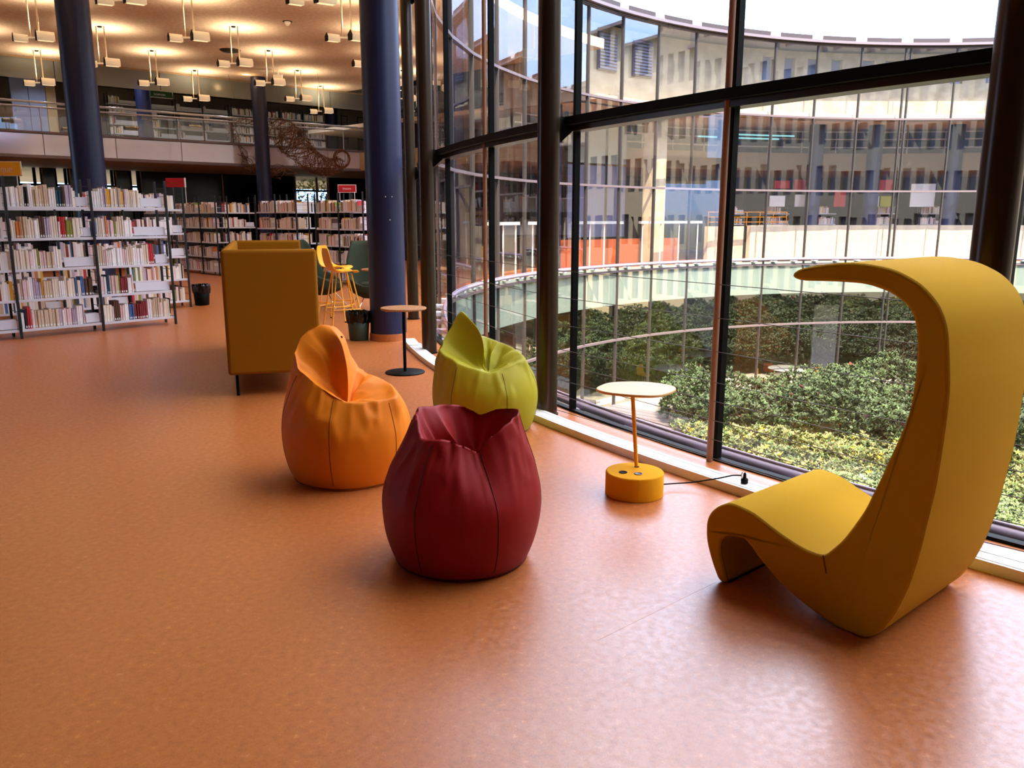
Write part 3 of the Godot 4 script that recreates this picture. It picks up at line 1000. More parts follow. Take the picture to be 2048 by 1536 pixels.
# ---- courtyard: garden, and the cream building on its open side
func courtyard():
	solo("ground", arcm(0.01, 15.0, -4.4, -4.15, -180.0, 180.0, 72), M.soil, "planted ground of the round courtyard garden", "ground", "", "structure")
	solo("path", arcm(13.6, 15.0, -4.15, -4.10, -180.0, 180.0, 90), M.paving, "pale paved path along the foot of the courtyard facade", "path", "", "structure")
	var deck := thing("garden_deck", "grey plank deck between the facade and the garden beds", "deck", Vector3.ZERO)
	for i in 12:
		var s := ST()
		var a := -62.0 + i * 1.35
		arc(s, 11.6, 14.7, -4.02, -3.97, a, a + 1.2, 1)
		obj("plank", done(s), M.alu, deck)
	solo("garden_block", boxm(Vector3(0.7, 0.55, 0.5), Vector3(0.9, -3.87, -18.2), 0.03), M.paving, "pale concrete block beside the plank deck", "block")
	garden()
	# building on the open side, seen in the glass
	var b := thing("cream_building", "tall cream building with rows of windows on the open side of the courtyard", "building", Vector3.ZERO)
	for part in [[20.5, 50.0, 8.0], [50.0, 166.0, 13.5]]:
		var lv := -4.15
		while lv < part[2]:
			obj("wall_band", arcm(15.3, 15.7, lv, lv + 1.3, part[0], part[1]), M.brown_wall, b)
			var n := int((part[1] - part[0]) / 3.2)
			for i in n:
				var a: float = lerpf(part[0], part[1], float(i) / n)
				var a2: float = lerpf(part[0], part[1], float(i + 1) / n)
				obj("wall_pier", arcm(15.3, 15.7, lv + 1.3, lv + 2.9, a, a + 1.3, 1), M.brown_wall, b)
				obj("window", arcm(15.6, 15.65, lv + 1.3, lv + 2.9, a + 1.3, a2, 1), M.dull_glass, b)
			lv += 2.9
		obj("coping", arcm(15.1, 15.8, lv, lv + 0.15, part[0], part[1]), M.mauve, b)

func garden():
	var kinds := [
		["hedge_shrubs", "dense dark green hedge along the far side of the courtyard garden", leaf_tuft(9, 0.085), 42000],
		["flower_bed", "yellow-flowered meadow planting in the middle of the courtyard garden", leaf_tuft(9, 0.07), 52000],
		["silver_shrubs", "silvery green low shrubs in the garden close under the windows", leaf_tuft(9, 0.065), 60000]]
	var bump := ns(0.35, 2, 91)
	var mms := []
	for q in kinds:
		var mm := MultiMesh.new()
		mm.transform_format = MultiMesh.TRANSFORM_3D
		mm.use_colors = true
		mm.mesh = q[2]
		mm.instance_count = q[3]
		mms.append(mm)
	var cnt := [0, 0, 0]
	var tries := 0
	while (cnt[0] < kinds[0][3] or cnt[1] < kinds[1][3] or cnt[2] < kinds[2][3]) and tries < 900000:
		tries += 1
		var a := rng.randf() * TAU
		var r := sqrt(rng.randf()) * 14.6
		var x := CX + r * sin(a)
		var z := CZ - r * cos(a)
		var n := bump.get_noise_2d(x, z)
		# distance along the view from the windows decides the bed
		var d := Vector2(x, z).dot(Vector2(0.34, -0.94)) + n * 1.2
		if r > 13.6 and a > PI: continue
		if z < -18.5 and x + n < 4.0 + (-18.5 - z) * 0.12: continue
		if d > 27.0 and x < 10.0: continue
		var k := 0 if d > 20.9 else (1 if d > 17.6 else 2)
		if x > 12.0 and k == 2: k = 1
		if cnt[k] >= kinds[k][3]: continue
		var top: float = [0.9, 0.5, 0.45][k] * (1.0 + n * 0.8)
		var y := -4.15 + top * sqrt(rng.randf())
		var b := Basis.from_euler(Vector3(rng.randf_range(-0.5, 0.5), rng.randf() * TAU, rng.randf_range(-0.5, 0.5)))
		mms[k].set_instance_transform(cnt[k], Transform3D(b.scaled(Vector3.ONE * rng.randf_range(0.7, 1.5)), Vector3(x, y, z)))
		var c: Color
		var v := rng.randf_range(0.65, 1.15)
		if k == 0:
			c = Color(0.20, 0.27, 0.12) if rng.randf() > 0.006 else Color(0.42, 0.10, 0.12)
		elif k == 1:
			c = Color(0.38, 0.40, 0.17).lerp(Color(0.50, 0.49, 0.30), rng.randf()) if rng.randf() > 0.045 else Color(0.95, 0.83, 0.22)
			if rng.randf() < 0.4: c = Color(0.25, 0.32, 0.13)
		else:
			c = Color(0.36, 0.43, 0.24).lerp(Color(0.66, 0.72, 0.62), clampf((14.5 - d) * 0.5, 0.0, 1.0) * rng.randf())
			if rng.randf() < 0.012: c = Color(0.95, 0.95, 0.93)
		mms[k].set_instance_color(cnt[k], Color(c.r * v, c.g * v, c.b * v).srgb_to_linear())
		cnt[k] += 1
	for k in 3:
		mms[k].visible_instance_count = cnt[k]
		var o := MultiMeshInstance3D.new()
		o.multimesh = mms[k]
		o.material_override = M.leaf
		o.name = numbered(kinds[k][0])
		add_child(o)
		tag(o, kinds[k][1], "plants", "", "stuff")

# ==================================================================== furniture
func lounge_chair():
	var outline := [-0.400,1.333, -0.383,1.352, -0.341,1.366, -0.269,1.380, -0.197,1.388, -0.127,1.388, -0.060,1.380, -0.016,1.370, 0.028,1.352, 0.072,1.328, 0.108,1.297, 0.135,1.266, 0.154,1.234, 0.167,1.202, 0.178,1.159, 0.187,1.096, 0.200,0.978, 0.199,0.826, 0.191,0.651, 0.176,0.519, 0.161,0.392, 0.136,0.258, 0.099,0.139, 0.073,0.085, 0.048,0.040, 0.0,0.004, -0.054,0.0, -0.120,0.004, -0.242,0.040, -0.345,0.086, -0.424,0.137, -0.474,0.177, -0.523,0.219, -0.562,0.231, -0.604,0.223, -0.635,0.202, -0.649,0.172, -0.646,0.127, -0.627,0.067, -0.610,0.018, -0.625,0.0, -0.650,0.004, -0.668,0.028, -0.701,0.095, -0.724,0.162, -0.730,0.230, -0.720,0.277, -0.691,0.319, -0.652,0.348, -0.613,0.364, -0.564,0.362, -0.500,0.351, -0.438,0.326, -0.370,0.300, -0.295,0.277, -0.233,0.268, -0.187,0.273, -0.155,0.306, -0.114,0.361, -0.075,0.433, -0.043,0.499, -0.019,0.569, 0.004,0.635, 0.022,0.695, 0.045,0.765, 0.076,0.880, 0.086,1.015, 0.083,1.102, 0.076,1.159, 0.064,1.206, 0.044,1.242, 0.014,1.270, -0.022,1.290, -0.062,1.304, -0.116,1.316, -0.191,1.319, -0.287,1.317, -0.347,1.315, -0.385,1.320]
	var pts := []
	for i in range(0, outline.size(), 2):
		pts.append(Vector2(outline[i], outline[i + 1]))
	var sm := spline(pts, true, 3)
	var poly := PackedVector2Array(sm)
	var W := 0.745
	var n := Vector3(0.7597, 0, -0.6503)
	var t := thing("lounge_chair", "mustard yellow hooded lounge chair with a wavy seat, standing by the window", "lounge chair", Vector3(1.3195, 0.003, -2.777) + n * W, deg_to_rad(-49.43))
	var s := ST()
	prism(s, poly, W, 0.014, Transform3D(), true, 4)
	obj("upholstered_body", done(s), M.mustard, t)
	for z in [0.010, W - 0.010]:
		var pp := []
		for p in sm:
			pp.append(Vector3(p.x, p.y, z))
		var q := ST()
		var l := []
		# follow the outline, a hair proud of it
		for i in pp.size():
			var d: Vector3 = (pp[(i + 1) % pp.size()] - pp[(i + pp.size() - 1) % pp.size()]).normalized()
			l.append(pp[i] - Vector3(-d.y, d.x, 0) * (-0.003 if ccw_sign(poly) else 0.003))
		tube(q, l, 0.0028, 6, true)
		obj("piping", done(q), M.mustard_dark, t)
	obj("seam", tubem([Vector3(-0.187, 0.273, W + 0.0005), Vector3(-0.180, 0.25, W + 0.0005), Vector3(-0.168, 0.205, W + 0.0005)], 0.003, 6), M.mustard_dark, t)
	obj("zip", tubem([Vector3(-0.628, 0.06, W * 0.55), Vector3(-0.648, 0.13, W * 0.55), Vector3(-0.640, 0.20, W * 0.55), Vector3(-0.61, 0.228, W * 0.55)], 0.004, 6), M.black, t)
	obj("foot_glide", boxm(Vector3(0.05, 0.008, W - 0.06), Vector3(-0.636, 0.001, W / 2)), M.black, t)

func ccw_sign(poly: PackedVector2Array) -> bool:
	var a := 0.0
	for i in poly.size():
		a += poly[i].cross(poly[(i + 1) % poly.size()])
	return a > 0

# soft sack: rim is a list of [angle, height, radius]; angle 0 faces the viewer, 90 is to the right
func sack_point(o: Dictionary, phi: float, v: float) -> Vector3:
	var deg := fposmod(rad_to_deg(phi), 360.0)
	var rim: Array = o.rim
	var n := rim.size()
	var i := 0
	while i < n - 1 and rim[i + 1][0] <= deg: i += 1
	if deg < rim[0][0]: i = n - 1
	var a = rim[i]
	var b = rim[(i + 1) % n]
	var a0 = rim[(i + n - 1) % n]
	var b1 = rim[(i + 2) % n]
	var span: float = fposmod(b[0] - a[0], 360.0)
	var f: float = fposmod(deg - a[0], 360.0) / span
	var h: float = lerpf(cubic_interpolate(a[1], b[1], a0[1], b1[1], f), lerpf(a[1], b[1], f), 0.75)
	var rr: float = lerpf(cubic_interpolate(a[2], b[2], a0[2], b1[2], f), lerpf(a[2], b[2], f), 0.75)
	var dir := Vector3(sin(phi), 0, cos(phi))
	var R: float = o.R
	var ymid: float = o.ymid
	var nz: FastNoiseLite = o.noise
	var p: Vector3
	var amp := 0.0
	if v <= 1.0:
		var y := h * v
		var r: float
		if y < ymid:
			var u := y / ymid
			r = lerpf(o.base, R, sin(PI / 2 * pow(u, 0.75)))
		else:
			var w := (y - ymid) / (h - ymid)
			r = lerpf(rr, R, pow(cos(PI / 2 * w), o.taper) if w < 1.0 else 0.0)
			amp = o.fold * 1.1 * pow(w, 1.6) * (0.4 + absf(nz.get_noise_2d(phi * 1.1 + 3.0, y * 0.7)) * 3.0)
		r *= 1.0 - 0.012 * cos(6.0 * (phi - o.seam0)) * sin(PI * v)
		var lean: Vector3 = o.lean * pow(v, 2.0)
		p = dir * r + Vector3(0, y, 0) + lean
		amp += 0.006
		var e := nz.get_noise_3d(p.x * 2.2, p.y * 2.2, p.z * 2.2)
		var wr := nz.get_noise_2d(phi * 1.6 + 20.0, y * 1.1)
		var up := smoothstep(0.35, 0.95, v)
		return p + dir * (amp * e + o.fold * 0.75 * up * (1.0 - absf(wr) * 5.0 if absf(wr) < 0.2 else 0.0) - o.fold * 0.3 * up)
	var s := v - 1.0
	var rimp: Vector3 = dir * rr + Vector3(0, h, 0) + o.lean
	var dent: Vector3 = o.dent
	var q := rimp.lerp(dent, s)
	q.y = dent.y + (h - dent.y) * pow(1.0 - s, o.drop)
	# folds run from the rim down to the hollow
	var k: float = sin(phi * o.folds + o.ph + 2.5 * nz.get_noise_2d(cos(phi) * 0.9 + 5.0, s * 0.8)) + 0.7 * sin(phi * (o.folds * 1.7) + 1.3 + 3.0 * s)
	var env := sin(PI * pow(s, 0.7)) 
	var ridge := 1.0 - absf(k) * 0.9
	q.y += o.fold * env * ridge
	for g in o.flaps:
		var da := absf(angle_difference(phi, deg_to_rad(g[0]))) / deg_to_rad(g[1])
		if da < 1.0:
			var bump: float = g[2] * pow(1.0 - da, 0.8) * (1.2 - da * 0.2) * sin(PI * clampf(s / g[3], 0.0, 1.0))
			q += -dir * bump * 0.9 + Vector3(0, bump * 0.5, 0)
	q += dir * o.fold * 0.6 * env * nz.get_noise_3d(q.x * 3.0, q.y * 3.0, q.z * 3.0)
	return q

func sack(called: String, label: String, at: Vector3, o: Dictionary, m, seam_m, called_tag := false):
	var t := thing(called, label, "bean bag", at, 0.0)
	o.noise = ns(0.9, 3, o.sd)
	var nu := 160
	var vs := []
	for i in 45: vs.append(i / 44.0)
	for i in range(1, 41): vs.append(1.0 + i / 40.0)
	var rows := []
	for v in vs:
		var row := []
		for k in nu:
			row.append(sack_point(o, TAU * k / nu, v))
		rows.append(row)
	# soften: average along the sack twice, so that the rim folds over instead of being a knife edge
	for pass_ in 2:
		var out := []
		for i in rows.size():
			var row := []
			for k in nu:
				var p: Vector3 = rows[i][k]
				if i > 0 and i < rows.size() - 1:
					p = p * 0.5 + (rows[i - 1][k] + rows[i + 1][k] + rows[i][(k + 1) % nu] + rows[i][(k + nu - 1) % nu]) * 0.125
				row.append(p)
			out.append(row)
		rows = out
	var s := ST()
	for i in rows.size() - 1:
		for k in nu:
			var l := (k + 1) % nu
			quad(s, rows[i][k], rows[i][l], rows[i + 1][l], rows[i + 1][k], 1)
	for k in nu:
		var l := (k + 1) % nu
		tri(s, Vector3(0, 0.002, 0), rows[0][l], rows[0][k], 2)
		tri(s, rows[-1][k], rows[-1][l], o.dent, 1)
	obj("cover", done(s), m, t)
	for j in 6:
		var phi: float = fposmod(o.seam0 + TAU * (j + 0.5) / 6.0, TAU)
		var k := int(round(phi / TAU * nu)) % nu
		var pts := []
		for i in range(3, 43):
			var p: Vector3 = rows[i][k]
			pts.append(p + Vector3(p.x, 0, p.z).normalized() * 0.0002)
		obj("seam", tubem(pts, 0.0022, 6), seam_m, t)
	var hem := []
	for k in nu:
		hem.append(rows[1][k])
	if called_tag:
		obj("label_tag", boxm(Vector3(0.045, 0.012, 0.004), Vector3(-0.06, 0.833, -0.13), 0.001), M.black, t)
	obj("base_seam", tubem(hem, 0.003, 6, true), seam_m, t)

func bean_bags():
	sack("bean_bag", "dark red bean bag with a collapsed open top, nearest the viewer", Vector3(-0.235, 0, -3.56), {"R": 0.362, "base": 0.295, "ymid": 0.27, "seam0": 0.0, "sd": 4, "fold": 0.022, "folds": 2.0, "ph": 0.6, "drop": 2.3, "lean": Vector3.ZERO, "dent": Vector3(0.06, 0.35, 0.03), "taper": 1.3, "flaps": [[222, 26, 0.085, 0.9], [150, 14, 0.035, 0.8], [262, 10, 0.03, 0.7], [60, 16, 0.03, 0.7]],
		"rim": [[10, 0.585, 0.197], [26, 0.555, 0.201], [39, 0.615, 0.220], [60, 0.667, 0.237], [90, 0.705, 0.270], [130, 0.676, 0.218], [158, 0.632, 0.227], [178, 0.665, 0.240], [203, 0.686, 0.228], [225, 0.690, 0.197], [253, 0.704, 0.201], [283, 0.665, 0.190], [308, 0.606, 0.200], [340, 0.620, 0.195]]}, M.red, M.red_seam)
	sack("bean_bag", "orange bean bag with a tall folded hood behind its seat", Vector3(-1.0, 0, -4.78), {"R": 0.385, "base": 0.32, "ymid": 0.30, "seam0": 0.45, "sd": 11, "fold": 0.022, "folds": 1.5, "ph": 2.0, "drop": 1.15, "lean": Vector3.ZERO, "dent": Vector3(0.03, 0.475, 0.13), "taper": 1.0, "flaps": [[214, 34, 0.12, 1.0], [250, 14, 0.05, 0.7], [120, 22, 0.035, 0.9], [180, 10, 0.03, 0.8]],
		"rim": [[10, 0.520, 0.280], [36, 0.510, 0.310], [64, 0.520, 0.340], [82, 0.545, 0.300], [112, 0.575, 0.24], [138, 0.600, 0.190], [165, 0.640, 0.180], [183, 0.720, 0.190], [191, 0.830, 0.215], [204, 0.890, 0.241], [223, 0.907, 0.275], [240, 0.875, 0.315], [258, 0.790, 0.325], [282, 0.690, 0.290], [310, 0.650, 0.260], [335, 0.600, 0.255]]}, M.orange, M.orange_seam, true)
	sack("bean_bag", "lime green bean bag with a pointed peak, standing by the window cables", Vector3(-0.20, 0, -5.92), {"R": 0.392, "base": 0.33, "ymid": 0.27, "seam0": -0.10, "sd": 23, "fold": 0.024, "folds": 2.0, "ph": 1.1, "drop": 1.35, "lean": Vector3.ZERO, "dent": Vector3(0.02, 0.435, 0.10), "taper": 0.95, "flaps": [[238, 24, 0.09, 0.85], [196, 18, 0.05, 0.9], [150, 16, 0.04, 0.9], [100, 12, 0.03, 0.8]],
		"rim": [[10, 0.475, 0.29], [32, 0.492, 0.295], [66, 0.535, 0.300], [95, 0.575, 0.25], [125, 0.605, 0.215], [158, 0.635, 0.200], [192, 0.675, 0.210], [215, 0.76, 0.218], [235, 0.875, 0.224], [250, 0.76, 0.270], [264, 0.675, 0.305], [280, 0.610, 0.330], [306, 0.563, 0.310], [333, 0.515, 0.297]]}, M.lime, M.lime_seam)

func charging_table():
	var t := thing("charging_table", "small pale table on a slanted yellow pole and a yellow drum base with sockets", "side table", Vector3(0.70, 0, -4.42))
	obj("drum_base", lathem([Vector2(0.0, 0.0), Vector2(0.162, 0.0), Vector2(0.165, 0.003), Vector2(0.165, 0.003), Vector2(0.165, 0.128), Vector2(0.162, 0.133), Vector2(0.157, 0.135), Vector2(0.157, 0.135), Vector2(0.0, 0.135)], 56), M.yellow_drum, t)
	obj("pole", tubem([Vector3(0.022, 0.13, -0.075), Vector3(-0.012, 0.555, -0.085)], 0.0115, 20), M.yellow, t)
	obj("pole_collar", tubem([Vector3(0.022, 0.1345, -0.075), Vector3(0.0216, 0.139, -0.075)], 0.015, 20), M.bronze, t)
	var pts := []
	for p in [[-0.205, -0.21], [-0.175, -0.31], [-0.09, -0.41], [0.08, -0.43], [0.20, -0.375], [0.265, -0.28], [0.24, -0.17], [0.13, -0.045], [0.0, -0.045], [-0.15, -0.115]]:
		pts.append(Vector2(p[0], -(p[1])))
	var poly := PackedVector2Array(spline(pts, true, 6))
	var s := ST()
	prism(s, poly, 0.016, 0.005, Transform3D(Basis(Vector3(1, 0, 0), Vector3(0, 0, -1), Vector3(0, 1, 0)), Vector3(0, 0.552, 0)), true, 2)
	obj("table_top", done(s), M.birch, t)
	for q in [[-0.07, 0.03, M.black], [0.012, 0.058, M.mauve]]:
		var so := obj("socket", lathem([Vector2(0.0, 0.0), Vector2(0.024, 0.0), Vector2(0.024, 0.003), Vector2(0.020, 0.0035), Vector2(0.020, 0.0035), Vector2(0.017, 0.0005), Vector2(0.0, 0.0005)], 28), q[2], t)
		so.position = Vector3(q[0], 0.1352, q[1])
	var path := [Vector3(0.868, 0.035, -4.475), Vector3(0.951, 0.030, -4.506), Vector3(1.039, 0.035, -4.509), Vector3(1.124, 0.05, -4.501), Vector3(1.202, 0.075, -4.471), Vector3(1.265, 0.10, -4.441), Vector3(1.312, 0.104, -4.430)]
	solo("power_cord", tubem(spline(path, false, 8), 0.0042, 8), M.black, "thin black power cord running from the yellow drum base to the plug", "cord")
	var pl := thing("plug", "black plug with a white clip standing on the white cable trunking", "plug", Vector3(1.337, 0.0545, -4.445))
	obj("body", lathem([Vector2(0.0, 0.0), Vector2(0.020, 0.0), Vector2(0.021, 0.02), Vector2(0.018, 0.026), Vector2(0.010, 0.03), Vector2(0.008, 0.055), Vector2(0.003, 0.062), Vector2(0.0, 0.062)], 20), M.black, pl)
	obj("clip", tubem([Vector3(-0.012, 0.022, 0.0), Vector3(-0.02, 0.045, 0.002), Vector3(-0.014, 0.066, 0.0)], 0.004, 8), M.white, pl)

func rbox(size: Vector3, r: float, at := Vector3.ZERO, rings := 3) -> ArrayMesh:
	var poly := PackedVector2Array()
	var h := Vector2(size.x / 2, size.y / 2)
	for q in 4:
		for k in rings + 1:
			var a := PI / 2 * (q + float(k) / rings) 
			var c := Vector2((h.x - r) * (1 if q == 0 or q == 3 else -1), (h.y - r) * (1 if q < 2 else -1))
			poly.append(c + Vector2(cos(a), sin(a)) * r)
	var s := ST()
	prism(s, poly, size.z, r, Transform3D(Basis(), at - Vector3(0, 0, size.z / 2)), true, rings)
	return done(s)

func sofa():
	# high-backed box sofa: end screens, back screen on the far side from the windows
	var t := thing("sofa", "high-backed mustard box sofa with tall end screens, in front of the shelves", "sofa", Vector3(-2.10, 0, -7.07), deg_to_rad(17.0))
	var z1 := -3.0
	obj("end_screen", rbox(Vector3(0.80, 1.09, 0.07), 0.028, Vector3(0, 0.735, -0.035)), M.sofa, t)
	obj("end_screen", rbox(Vector3(0.80, 1.09, 0.07), 0.028, Vector3(0, 0.735, z1)), M.sofa, t)
	obj("back_screen", rbox(Vector3(0.07, 1.09, 2.96), 0.028, Vector3(-0.365, 0.735, z1 / 2 - 0.02)), M.sofa, t)
	obj("seat_base", rbox(Vector3(0.68, 0.20, 2.88), 0.03, Vector3(0.03, 0.30, z1 / 2 - 0.02)), M.sofa, t)
	for k in 2:
		obj("seat_cushion", rbox(Vector3(0.64, 0.10, 1.41), 0.03, Vector3(0.05, 0.45, -0.79 - 1.43 * k)), M.sofa, t)
		obj("back_cushion", rbox(Vector3(0.14, 0.40, 1.41), 0.04, Vector3(-0.25, 0.70, -0.79 - 1.43 * k)), M.sofa, t)
	for q in [[-0.33, -0.06], [0.33, -0.06], [-0.33, z1 + 0.03], [0.33, z1 + 0.03]]:
		obj("leg", tubem([Vector3(q[0], 0.0, q[1]), Vector3(q[0], 0.21, q[1])], 0.014, 12), M.black, t)

func round_tables():
	var t := thing("round_table", "round wooden side table on a black pole, in front of the big blue column", "side table", Vector3(-1.09, 0, -8.11), 0.0)
	obj("base", lathem([Vector2(0.0, 0.0), Vector2(0.197, 0.0), Vector2(0.20, 0.004), Vector2(0.20, 0.004), Vector2(0.20, 0.010), Vector2(0.196, 0.013), Vector2(0.0, 0.016)], 48), M.black, t)
	obj("pole", tubem([Vector3(0, 0.01, 0), Vector3(0, 0.645, 0)], 0.0165, 20), M.black, t)
	obj("table_top", lathem([Vector2(0.0, 0.645), Vector2(0.222, 0.645), Vector2(0.230, 0.652), Vector2(0.230, 0.660), Vector2(0.227, 0.665), Vector2(0.227, 0.665), Vector2(0.0, 0.665)], 56), M.wood, t)
	obj("hinge_plate", boxm(Vector3(0.09, 0.014, 0.05), Vector3(-0.13, 0.637, 0.06), 0.003), M.wood, t)
	var b := thing("round_table", "round wooden table between the two dark green armchairs", "side table", Vector3(-2.05, 0, -12.75))
	obj("base", lathem([Vector2(0.0, 0.0), Vector2(0.20, 0.0), Vector2(0.20, 0.01), Vector2(0.0, 0.016)], 40), M.black, b)
	obj("pole", tubem([Vector3(0, 0.01, 0), Vector3(0, 0.74, 0)], 0.016, 16), M.black, b)
	obj("table_top", lathem([Vector2(0.0, 0.74), Vector2(0.30, 0.74), Vector2(0.31, 0.75), Vector2(0.30, 0.765), Vector2(0.0, 0.765)], 48), M.wood, b)

func bar_stools():
	var shell := seat_shell([[0.235, 1.135], [0.228, 1.05], [0.205, 0.93], [0.165, 0.845], [0.09, 0.805], [0.0, 0.798], [-0.10, 0.808], [-0.17, 0.806], [-0.20, 0.785]], [0.145, 0.185, 0.20, 0.21, 0.215, 0.215, 0.20, 0.18, 0.15], 0.02)
	var at := [Vector3(-2.40, 0, -11.45), Vector3(-2.68, 0, -12.4)]
	var lb := ["yellow bar stool with a shell seat, nearer of the two, behind the grey-green bin", "yellow bar stool with a shell seat, half hidden behind the other stool"]
	for i in 2:
		var t := thing("bar_stool", lb[i], "bar stool", at[i], deg_to_rad([-62.0, -104.0][i]), "yellow bar stools")
		obj("seat_shell", shell, M.yellow, t)
		var feet := [Vector3(-0.235, 0, 0.23), Vector3(0.235, 0, 0.23), Vector3(0.235, 0, -0.24), Vector3(-0.235, 0, -0.24)]
		var ring := []
		for f in feet:
			var top := Vector3(f.x * 0.5, 0.79, f.z * 0.45)
			obj("leg", tubem([Vector3(f.x, 0.012, f.z), top], 0.0095, 10), M.yellow, t)
			obj("foot_cap", tubem([Vector3(f.x, 0.0, f.z), Vector3(f.x, 0.02, f.z)], 0.012, 10), M.black, t)
			ring.append(Vector3(f.x, 0, f.z).lerp(top, 0.30))
		for k in 4:
			var y := Vector3(0, 0.05 if k % 2 else 0.0, 0)
			obj("foot_rail", tubem([ring[k] + y, ring[(k + 1) % 4] + y], 0.008, 8), M.yellow, t)

# upholstered tub armchair with a high winged back; local front is +z
func tub(t: Node3D, m):
	var s := ST()
	var nu := 64
	var rows := []
	for i in 13 + 13:
		var row := []
		for k in nu:
			var phi := TAU * k / nu
			var c := cos(phi)             # 1 at the front, -1 at the back
			var back := pow(clampf((-c + 0.25) / 1.25, 0.0, 1.0), 0.8)
			var h := 0.44 + 0.16 * clampf(1.0 - absf(c) * 1.2, 0.0, 1.0) + 0.72 * smoothstep(0.35, 0.85, back)
			var dir := Vector3(sin(phi), 0, c)
			var rx := 0.39
			var rz := 0.36 if c > 0 else 0.40
			if i < 13:
				var u := i / 12.0
				var y := 0.22 + (h - 0.22) * u
				var r := 0.35 + 0.65 * sin(PI / 2 * minf(1.0, u * 1.8))
				var leanb := -0.13 * maxf(0.0, y - 0.45) * back
				row.append(Vector3(dir.x * rx * r * (1.0 - 0.22 * smoothstep(0.8, 1.2, y)), y, dir.z * rz * r + leanb))
			else:
				var u := (i - 12) / 13.0
				var y := lerpf(h + 0.01, 0.42, smoothstep(0.0, 0.75, u))
				var r := lerpf(0.93, 0.0, u) if u > 0.75 else lerpf(0.93, 0.72, u / 0.75)
				if u > 0.75: r = lerpf(0.72, 0.0, (u - 0.75) / 0.25)
				var leanb := -0.13 * maxf(0.0, y - 0.45) * back
				row.append(Vector3(dir.x * rx * r * (1.0 - 0.22 * smoothstep(0.8, 1.2, y)), y, dir.z * rz * r + leanb))
		rows.append(row)
	for i in rows.size() - 1:
		for k in nu:
			var l := (k + 1) % nu
			quad(s, rows[i][k], rows[i][l], rows[i + 1][l], rows[i + 1][k], 1)
	for k in nu:
		tri(s, Vector3(0, 0.21, 0), rows[0][(k + 1) % nu], rows[0][k], 2)
	obj("tub_shell", done(s), m, t)
	var cs := lathem([Vector2(0.0, 0.40), Vector2(0.26, 0.41), Vector2(0.285, 0.44), Vector2(0.27, 0.475), Vector2(0.0, 0.49)], 32)
	obj("seat_cushion", cs, m, t)
	for q in [[-0.2, 0.2], [0.2, 0.2], [0.2, -0.2], [-0.2, -0.2]]:
		obj("leg", tubem([Vector3(q[0] * 0.8, 0.26, q[1] * 0.8), Vector3(q[0] * 1.7, 0.005, q[1] * 1.7)], 0.008, 8), M.chrome, t)
	for sx in [-0.3, 0.3]:
		obj("runner", tubem([Vector3(sx, 0.04, -0.3), Vector3(sx, 0.04, 0.3)], 0.007, 8), M.chrome, t)

func armchairs():
	var a := thing("armchair", "dark green tub armchair with a high back, behind the end of the mustard sofa", "armchair", Vector3(-3.35, 0, -14.3), deg_to_rad(85.0), "dark green armchairs")
	tub(a, M.green_felt)
	var b := thing("armchair", "dark green tub armchair half hidden by the big blue column", "armchair", Vector3(-2.38, 0, -13.7), deg_to_rad(25.0), "dark green armchairs")
	tub(b, M.green_felt)

func bins():
	var lb := ["grey-green waste bin with a black liner, at the foot of the big blue column", "black waste bin with a black liner, beside the end ladder of the second bookcase"]
	for i in 2:
		var t := thing("waste_bin", lb[i], "bin", [Vector3(-1.98, 0, -10.38), Vector3(-5.60, 0, -14.62)][i])
		var m = [M.bin_green, M.black][i]
		obj("bucket", lathem([Vector2(0.0, 0.0), Vector2(0.115, 0.0), Vector2(0.122, 0.008), Vector2(0.145, 0.33), Vector2(0.138, 0.33), Vector2(0.118, 0.02), Vector2(0.0, 0.02)], 40), m, t)
		var s := ST()
		var nz := ns(1.6, 3, 61 + i)
		var rows := []
		var prof := [Vector2(0.142, 0.225), Vector2(0.151, 0.24), Vector2(0.156, 0.30), Vector2(0.158, 0.35), Vector2(0.150, 0.375), Vector2(0.136, 0.37), Vector2(0.126, 0.30), Vector2(0.115, 0.20), Vector2(0.0, 0.19)]
		for j in prof.size():
			var row := []
			for k in 72:
				var a := TAU * k / 72
				var r: float = prof[j].x + (0.010 if j < 7 else 0.0) * (nz.get_noise_3d(sin(a) * 1.2, prof[j].y * 6.0, cos(a) * 1.2) + 0.5 * sin(a * 11.0 + j * 0.7))
				var y: float = prof[j].y + (0.035 * nz.get_noise_2d(sin(a) * 1.5 + 9.0, cos(a) * 1.5) if j < 3 else 0.012 * nz.get_noise_2d(sin(a) * 2.5, cos(a) * 2.5))
				row.append(Vector3(r * sin(a), y, r * cos(a)))
			rows.append(row)
		for j in rows.size() - 1:
			for k in 72:
				var l := (k + 1) % 72
				quad(s, rows[j][k], rows[j][l], rows[j + 1][l], rows[j + 1][k], -1 if j < 5 else 1)
		obj("liner", done(s), M.bag, t)

# ==================================================================== shelves and books
const LEVELS := [0.118, 0.50, 0.89, 1.285, 1.685]
const BAY := 1.025
var book_at := []          # where the uncounted books of the farther shelves stand: [transform, colour]

